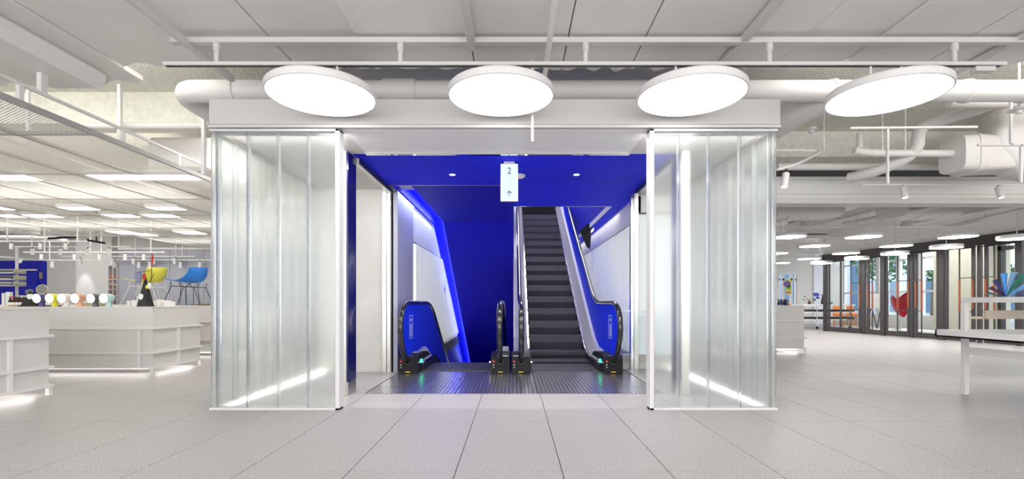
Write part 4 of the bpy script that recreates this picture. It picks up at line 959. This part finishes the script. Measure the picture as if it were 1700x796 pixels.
o = box(X(322, 9.5), X(345, 9.5), 9.48, 9.56, CTOP, CTOP+.03).build('wooden_board', cm((.6, .42, .2)), None); tag(o, 'light wooden board inside the low glass case', 'board')
# ---- shell chairs
def shell_chair(pcx, d, col, base, label):
    """side-facing bucket chair: seat projects towards -x, back at +x"""
    t = thing('shell_chair', (X(pcx, d), d, CTOP), label, 'chair', 'bucket chairs on the counter')
    u = d/F                                     # one photo pixel at this depth
    cx = X(pcx, d); N = 12; K = 9
    # profile along the seat in side view (x offset, z) in px relative to chair centre & counter top
    prof = [(-33, 42), (-26, 41), (-16, 39), (-6, 37), (6, 36.5), (16, 37.5), (23, 42), (27, 49), (29, 56), (30.5, 63)]
    vs = []
    for i, (a, b) in enumerate(prof):
        f = i/(len(prof)-1)
        hwid = (15+8*math.sin(PI*min(1, f*1.15)))*u*1.15
        for j in range(K):
            s = j/(K-1)*2-1
            lift = (abs(s)**2.2)*(2.5 if f < .35 else 2.5+19*min(1, (f-.35)/.3) if f < .65 else 21.5*(1-(f-.65)/.35))*u
            fore = (abs(s)**2)*(0 if f < .5 else -26*(f-.5)*2)*u
            vs.append(Vector((cx+a*u+fore, d+.28*0+s*hwid, CTOP+b*u+lift)))
    n = len(prof); off = []
    fs = [(i*K+j, i*K+j+1, (i+1)*K+j+1, (i+1)*K+j) for i in range(n-1) for j in range(K-1)]
    sh = MB().add(vs, fs).build('shell', cm(col, .35), t, True)
    md = sh.modifiers.new('thick', 'SOLIDIFY'); md.thickness = .012; md2 = sh.modifiers.new('sub', 'SUBSURF'); md2.levels = 1; md2.render_levels = 1
    r = .0065 if base == 'black' else .006
    m = M['black'] if base == 'black' else cm((.80, .78, .72))
    for s in (-1, 1):
        y = d+s*.17
        pts = [(cx-22*u, y*1, CTOP+38*u), (cx-16*u, y, CTOP+32*u), (cx-33*u, y, CTOP+1*u), (cx-5*u, y, CTOP+1*u), (cx-3*u, y, CTOP+29*u), (cx+1*u, y, CTOP+32*u)]
        pts = [Vector((cx+a*u, d+s*b, CTOP+c*u)) for a, b, c in ((-24, .12, 39), (-20, .17, 32), (-33, .2, 1), (-5, .2, 1), (-4, .17, 30), (-10, .12, 37))]
        MB().tube(pts, r, 8).build('leg_frame', m, t, True)
        pts = [Vector((cx+a*u, d+s*b, CTOP+c*u)) for a, b, c in ((10, .12, 37), (3, .17, 31), (6, .2, 1), (28, .2, 1), (17, .17, 30), (22, .12, 37))]
        MB().tube(pts, r, 8).build('leg_frame', m, t, True)
        MB().tube([(cx-20*u, d+s*.17, CTOP+32*u), (cx+18*u, d+s*.17, CTOP+30*u)], r, 8).build('stretcher', m, t, True)
    return t
shell_chair(315, 9.1, (.03, .22, .72), 'black', 'bright blue bucket chair on thin black wire legs on the rear counter')
shell_chair(247, 9.15, (.78, .70, .08), 'pale', 'yellow bucket chair on pale wire legs on the rear counter')
for px, py, r in ((228, 487, 5), (271, 492, 5)): 
    t = thing('tiny_mirror', P(px, 506, 8.95), 'small grey round mirror %s the yellow chair' % ('left of' if px < 240 else 'right of'), 'mirror'); t.location.z = CTOP
    MB().lathe([(r*8.95/F, -.004), (r*8.95/F, .004)], P(px, py, 8.95), (.3, -1, 0), 20).build('disc', cm((.33, .35, .33), .3), t, True); MB().tube([P(px, py+4, 8.96), (X(px, 8.96), 8.96, CTOP)], .008, 6).build('stem', 'steel', t)

# ================================================================== LEFT SHOP WALLS
YW = 17.5
def xw(px): return X(px, YW)
struct(box(-19.2, xw(78), YW, YW+.2, 0, 2.42).build('wall_blue', 'bluefar'), 'ultramarine back wall of the shop', 'wall')
struct(MB().box(xw(78), xw(138), YW, YW+.2, 0, 3.4).box(-19.2, xw(78), YW, YW+.2, 2.42, 3.4).build('wall_grey', cm((.60, .58, .57), .7)), 'grey back wall next to the blue wall', 'wall')
struct(box(xw(138), xw(197), YW-.3, YW+.2, 0, 3.4).build('wall_back', cm((.72, .71, .69), .7)), 'pale grey wall washed by a spotlight', 'wall')
struct(box(xw(197), XL, YW+.0, YW+.2, 0, 3.4).build('wall_rear', 'wallw'), 'white rear wall behind the frosted partition', 'wall')
struct(box(-19.3, -19.2, -3, YW, 0, 3.4).build('wall_far_left', 'wallw'), 'white far side wall of the shop', 'wall')
l = bpy.data.lights.new('wall_spot', 'SPOT'); l.energy = 45; l.spot_size = .6; l.spot_blend = .8; lo = bpy.data.objects.new('wall_spot', l); COL.objects.link(lo); lo.location = (xw(154), 16.7, 2.75); lo.rotation_euler = (.30, 0, 0)
dr = sthing('door_1', (xw(45), YW, 0), 'blue door with a pale overhead closer in the blue wall', 'door')
box(xw(24), xw(64), YW-.04, YW, 0, Z(450, YW)).build('door_leaf', 'bluefar', dr); box(xw(24), xw(64), YW-.1, YW-.04, Z(450, YW), Z(447.5, YW)).build('door_closer', 'white2', dr)
box(xw(66), xw(71), YW-.03, YW, Z(463, YW), Z(452, YW)).build('control_plate', cm((.25, .25, .2)), dr)
gw = sthing('glass_wall', ((xw(197)+XL)/2, 14.5, 0), 'frosted grey glass partition behind the chairs', 'glass wall')
YG = 14.6; k = 0; x = X(197, YG)
while x < XL-.05: 
    box(x+.01, min(x+.5, XL-.03)-.01, YG, YG+.02, .0, 2.5).build('glass_panel', 'gpart', gw) if 'gpart' in M else M.setdefault('gpart', mat('grey_frosted_glass', (.42, .42, .48), .3, metal=.1)) and box(x+.01, min(x+.5, XL-.03)-.01, YG, YG+.02, .0, 2.5).build('glass_panel', 'gpart', gw)
    x += .5
box(X(197, YG), XL-.02, YG-.03, YG+.05, 2.5, 2.56).build('head_rail', 'white2', gw)
# blue niche with orange vases
d = 16.6; nx0, nx1 = X(180, d), X(194, d)
sh = thing('display_shelf', ((nx0+nx1)/2, d, 0), 'narrow blue backed shelf tower of orange wares', 'shelf')
box(nx0, nx1, d+.3, d+.32, .0, Z(441, d)).build('back_panel', 'bluefar', sh)
for px in (179.3, 187, 194): box(X(px, d)-.012, X(px, d)+.012, d, d+.3, 0, Z(441, d)).build('upright', 'white2', sh)
for py in (441, 464.5, 473, 481, 491.5, 498): box(nx0, nx1, d, d+.3, Z(py, d)-.012, Z(py, d)+.012).build('shelf', 'white2', sh)
for i, (px, py) in enumerate(((181.5, 464), (190, 464))):
    u = d/F; o = MB().lathe([(1.5*u, 0), (2.6*u, 2*u), (2.2*u, 4*u), (1.0*u, 5.5*u), (1.3*u, 7.5*u)], (X(px, d), d+.12, Z(py, d)+.012), n=14).build('orange_vase', cm((.80, .16, .03)), None, True); tag(o, 'orange vase on the top shelf of the blue tower, %s' % ['outer', 'inner'][i], 'vase')
for j, (py, c, nm) in enumerate(((472.5, (.6, .5, .6), 'pale'), (480.5, (.75, .16, .05), 'orange red'), (491, (.55, .06, .06), 'dark red'))):
    for i in range(3):
        px = 181.5+4.6*i; u = d/F; o = MB().lathe([(1.3*u, 0), (1.6*u, 3*u), (1.5*u, 4.2*u)], (X(px, d), d+.1, Z(py, d)+.012), n=10).build('cup', cm(c), None, True); tag(o, '%s cup, %s on its shelf of the blue tower' % (nm, ORD[i]), 'cup', '%s cups in the blue tower' % nm)
# white shelves with stacked books
d = 13.6; sb = thing('display_shelf', (X(8, d), d, 0), 'white shelving with stacks of books at the photo edge', 'shelf')
for i, py in enumerate((453.5, 464.5, 474.5)):
    box(X(-40, d), X(23, d), d, d+.35, Z(py, d)-.012, Z(py, d)+.012).build('shelf', 'white2', sb)
    box(X(22, d), X(23, d), d, d+.35, Z(py, d), Z(py-7, d)).build('end_panel', cm((.5, .5, .42)), sb)
box(X(5, d)-.03, X(5, d)+.03, d+.36, d+.4, 0, 2.5).build('post', 'white2', sb)
rr = random.Random(11)
for i, py in enumerate((453.5, 464.5, 474.5, 484)):
    for q in range(4):
        z = Z(py, d)+.013+q*.025; x = X(-6+rr.random()*2, d)
        if i == 3: continue
        c = rr.choice([(.12,)*3, (.35, .33, .32), (.6, .58, .55), (.05, .05, .06), (.4, .38, .5)])
        o = box(x, X(15+rr.random()*5, d), d+.03, d+.3, z, z+.023).build('book', cm(c), None); tag(o, '%s book lying %s in the stack on the %s shelf of the edge shelving' % ('dark' if sum(c) < .6 else 'grey' if sum(c) < 1.4 else 'pale', ['lowest', 'second', 'third', 'topmost'][q], ORD[i]), 'book', 'books in the edge shelving')
# ================================================================== MESH CEILING, LUMINAIRES, SPOTS
ZM = 2.55
mc = thing('mesh_ceiling', (-8, 9, ZM), 'suspended white expanded metal mesh ceiling over the shop side', 'ceiling')
proto = None; y_rows = [3.26+1.465*i for i in range(10)]
for j, y in enumerate(y_rows):
    for i in range(16):
        x1 = -3.97-.752*i; x0 = x1-.745
        if x1 < -1.05*(y+1.46)-.5: continue
        if y > 10 and (x0 < -9.6+ (y-10)*.1 and y > 11.5 or x0 < -11.5): continue
        if y+1.46 > 17: continue
        if j > 4 and i < 0: continue
        if proto is None:
            mb = MB().add([(x0, y, ZM), (x1, y, ZM), (x1, y+1.45, ZM), (x0, y+1.45, ZM)], [(0, 1, 2, 3)]); proto = mb.build('mesh_panel', 'mesh', mc); o = proto
            pf = MB()
            for a in ((x0, x0+.012, y, y+1.45), (x1-.012, x1, y, y+1.45)): pf.box(*a, ZM-.002, ZM+.028)
            for a in ((x0, x1, y, y+.012), (x0, x1, y+1.438, y+1.45)): pf.box(*a, ZM-.002, ZM+.028)
            pf.build('frame', cm((.46, .44, .42)), proto)
        else:
            o = dup(proto, mc); o.location = Vector(((x0+x1)/2, y+.725, ZM))-wloc(mc)
# extra panels that fill towards the enclosure beyond the first module
for j, y in enumerate(y_rows[3:]):
    if y+1.46 > 14.5: continue
    o = dup(proto, mc); o.location = Vector((-3.97+.375, y+.725, ZM))-wloc(mc)
for x in (-3.975,):
    box(x-.012, x+.012, 1.2, 7.6, ZM+.155, ZM+.18).build('edge_rail', 'white2', mc)
    for y in (4.0, 5.05, 5.9, 6.9): box(x-.015, x+.015, y-.02, y+.02, ZM, ZM+.16).build('drop', 'white2', mc)
    box(x-.05, x-.01, 4.19, 4.25, ZM+.18, 2.905).build('hanger', 'white2', mc)
box(-3.99, -3.955, 1.2, 16, ZM-.012, ZM+.035).build('edge_angle', cm((.40, .38, .37)), mc)
for i in range(8):
    x = -5.47-1.504*i; box(x-.02, x+.02, 1.5, 12, ZM+.155, ZM+.175).build('carrier', 'white2', mc)
    for y in (5.6, 8.6): box(x-.015, x+.015, y-.015, y+.015, ZM+.17, 3.38).build('hanger', 'white2', mc)
lum = [(-10, 57, 296), (157, 247, 295.5), (245, 323, 295.5), (106, 157, 347), (251, 302, 347), (-6, 14, 347), (0, 32, 359.5), (48, 95, 359.5), (178, 224, 359), (243, 290, 359), (189, 226, 387), (298, 334, 387), (224, 252, 390)]
lum_q = None
for i, (a, b, py) in enumerate(lum):
    d = F*(ZM-.012-HC)/(502-py); dd = d*d/(F*(ZM-HC))*(4.0 if py < 300 else 2.2)
    t = thing('ceiling_luminaire', ((X(a, d)+X(b, d))/2, d, ZM), 'rectangular light panel in the mesh, %s, %s' % (['nearest the viewer', 'one bay back', 'two bays back', 'three bays back'][0 if py < 300 else 1 if py < 350 else 2 if py < 365 else 3], ['cut by the photo edge', 'middle one', 'beside the glass screen', 'by the grille', 'near the screen', 'at the edge', 'at the far edge', 'left of centre', 'above the mint lamp', 'above the chairs', 'over the yellow chair', 'over the blue chair', 'dim one'][i]), 'ceiling light', 'light panels in the mesh ceiling')
    box(X(a, d)-.02, X(b, d)+.02, d-dd-.02, d+dd+.02, ZM-.008, ZM+.05).build('housing', 'white2', t); box(X(a, d), X(b, d), d-dd, d+dd, ZM-.012, ZM-.0085).build('diffuser', 'lum', t)
# duct and pipe seen past the mesh edge
o = ctube([P(135, 209, 5.6), P(250, 209, 5.6), P(350, 209, 5.6)], .04, 'pipe_run', 'white pipe crossing below the rough beam left of the header')
o = box(X(243, 6.6), X(350, 6.6), 6.6, 7.6, Z(282, 6.6), Z(227, 6.6)).build('insulated_duct', 'pipe', None, bevel=.04); tag(o, 'boxy white insulated duct above the mesh edge beside the glass screen', 'duct')
for i, (px, y0, y1) in enumerate(((199, 140, 240), (338, 140, 290))):
    o = MB().bar(P(px, y0, 5.5), P(px, y1, 5.5), .035).build('drop_rod', 'white2'); tag(o, ['white drop bar over the middle of the mesh edge', 'white drop bar close to the left glass screen'][i], 'rod')
# open service zone past the mesh
ctube([P(-5, 395, 13), P(90, 395, 13), P(112, 402, 13)], .06, 'pipe_run', 'white pipe with a drop end past the mesh ceiling')
o = MB().bar(P(80, 396, 12.6), P(128, 394, 12.6), .04, .05).build('black_rail', 'base'); tag(o, 'dark grey rail under the far shop ceiling', 'rail')
o = MB().bar(P(145, 399, 12.6), P(174, 404, 12.6), .04, .05).bar(P(160, 401, 12.6), P(160, 345, 12.6), .02).build('black_rail', 'base'); tag(o, 'short dark rail slanting under the far shop ceiling', 'rail')
t = thing('air_grille', P(27, 385, 12.4), 'dark louvred air grille high in the far shop ceiling', 'grille'); d = 12.4
box(X(6, d), X(48, d), d+.02, d+.3, Z(387, d), Z(376, d)).build('duct_box', 'pipe', t)
for a, b in ((7, 32), (35, 47)):
    for i in range(4): box(X(a, d), X(b, d), d-.0, d+.018, Z(378.6+2.0*i, d)-.008, Z(378.6+2.0*i, d)+.014).build('louvre', cm((.25, .24, .2)), t)
rows = [(11.05, 402, (19, 67, 109)), (12.1, 411, (54, 100, 145.5, 181)), (13.5, 420, (69, 124, 165.5, 208, 239)), (14.7-.3, 427, (133, 186, 222, 255, 290)), (16.0, 433, (87, 192)), (14.45, 433, (231, 249, 300, 332))]
for ri, (d, py, pxs) in enumerate(rows):
    z = Z(py, d)
    t = thing('spot_track', (X(sum(pxs)/len(pxs), d), d, z), 'thin white spotlight track in the shop, %s from the viewer' % ORD[ri], 'rail', 'spotlight tracks in the shop')
    xa, xb = X(min(pxs)-30, d), X(max(pxs)+35, d)
    if d < 14.5: xb = min(xb, -3.0)
    MB().box(xa, xb, d-.015, d+.015, z, z+.03).build('track', 'white2', t)
    for f in (.15, .55, .9): MB().box(xa+(xb-xa)*f-.01, xa+(xb-xa)*f+.01, d-.01, d+.01, z+.03, 3.38).build('hanger', 'white2', t)
    for si, px in enumerate(pxs):
        spot((X(px, d), d, z), (0, -.05), 'white cylinder spotlight, %s from the outer end of the %s shop track' % (ORD[si], ORD[ri]), 'cylinder spotlights in the shop', 9.5*d/F, 2.6*d/F, stem=2.2*d/F)
spot(P(36, 429.5, 13.5), (-.5, -.1), 'white cylinder spotlight tilted sideways before the blue wall', None, .11, .035, stem=.02)
o = MB().bar(P(-40, 423, 11.6), P(112, 436, 15.5), .03, .03).build('slanting_track', 'white2'); tag(o, 'white track slanting across the top of the blue wall', 'rail')

# ================================================================== RIGHT DISPLAY TABLE
tb = thing('display_table', (5.4, 4.5, 0), 'white tiered display table carrying the fan of coloured sheets', 'table')
tx0, tx1, ty0, ty1 = 4.66, 6.1, 3.2, 5.18
for x, y in ((tx0, ty1), (tx1, ty1), (tx0, ty0), (tx1, ty0)): MB().box(x, x+.045, y-.045, y, 0.006, .95).box(x+.008, x+.037, y-.037, y-.008, 0, .006).build('leg', 'white2', tb, bevel=.0)
zt0, zt1 = .955, 1.008
box(tx0, tx1+.05, ty0-.05, ty1, zt0, zt1).build('top', 'white2', tb, bevel=.003)
MB().box(4.45, 4.47, 3.0, 5.25, .60, .672).box(4.45, 6.3, 5.23, 5.25, .60, .672).box(4.45, 6.3, 3.0, 5.25, .60, .615).build('lower_tray', 'white2', tb)
MB().box(tx0, tx0+.02, ty0, ty1-.045, .425, .50).build('side_rail', 'white2', tb); MB().box(tx0+.02, tx1, ty0, ty1, .425, .44).build('bottom_shelf', 'white2', tb)
box(tx0+.045, tx1, ty1-.04, ty1-.02, .785, .81).build('back_rail', cm((.66, .58, .48)), tb)
box(X(1639, 5.1), tx1, ty1-.07, ty1-.05, .79, .875).build('wood_fascia', cm((.66, .56, .46)), tb)
o = box(4.56, 4.9, 4.15, 4.42, .672, .69).build('blue_folder', cm((.02, .07, .40)), None); o.location.z = .616; tag(o, 'thin blue folder lying in the lower tray of the display table', 'folder')
fan = thing('sheet_fan', (X(1669, 4.85), 4.85, zt1), 'fan of stiff coloured sheets in blues, green and maroon on the display table', 'paper fan')
hub = Vector((X(1669, 4.85), 4.85, zt1+.004)); u = 4.85/F
cols = [(.03, .07, .10), (.05, .12, .15), (.07, .02, .05), (.02, .025, .13), (.06, .24, .62), (.14, .27, .42), (.01, .12, .08), (.10, .26, .52), (.03, .14, .42), (.02, .04, .14)]
tips = [((-35, 1), (-33, 3)), ((-36, 5), (-24, 8)), ((-33, 14), (-20, 18)), ((-26, 26), (-12, 30)), ((-13, 38), (4, 39.5)), ((3, 40.5), (22, 41)), ((19, 40), (36, 34)), ((31, 27), (42, 18)), ((38, 12), (46, 9)), ((42, 5), (48, 2))]
for i, ((a, b), (c, e_)) in enumerate(tips):
    p1 = hub+Vector((a*u, -.012-.004*i, b*u)); p2 = hub+Vector((c*u, .016-.004*i, e_*u)); h2 = hub+Vector((.004, .01, 0))
    o = MB().prism([hub+Vector((-.002, -.01, 0)), p1, p2, h2], (0.0, .0016, 0)).build('sheet', cm(cols[i], .45), fan)
# teapots behind the right counter
for i, (px, w) in enumerate(((1292.5, 2.5), (1297.5, 3), (1304, 5))):
    d = 9.7; u = d/F; t = thing('teapot', (X(px, d), d, CTOP), 'dark navy teapot on the right counter, %s from the screen' % ORD[i], 'teapot', 'navy teapots')
    MB().lathe([(w*.55*u, 0), (w*.8*u, 1.5*u), (w*.75*u, 4*u), (w*.4*u, 6*u), (w*.5*u, 10*u), (0, 11*u)], (X(px, d), d, CTOP), n=16).build('pot', cm((.02, .025, .07), .3), t, True)
    MB().tube([(X(px+w*.6, d), d, CTOP+3*u), (X(px+w*1.1, d), d, CTOP+9*u)], .8*u, 8).build('spout', cm((.02, .025, .07), .3), t, True)
o = MB().lathe([(.03, 0), (.035, .03), (.0, .06)], (X(1310, 9.7), 9.7, CTOP), n=12).build('orange_cup', cm((.8, .35, .08)), None, True); tag(o, 'small orange cup beside the navy teapots', 'cup')
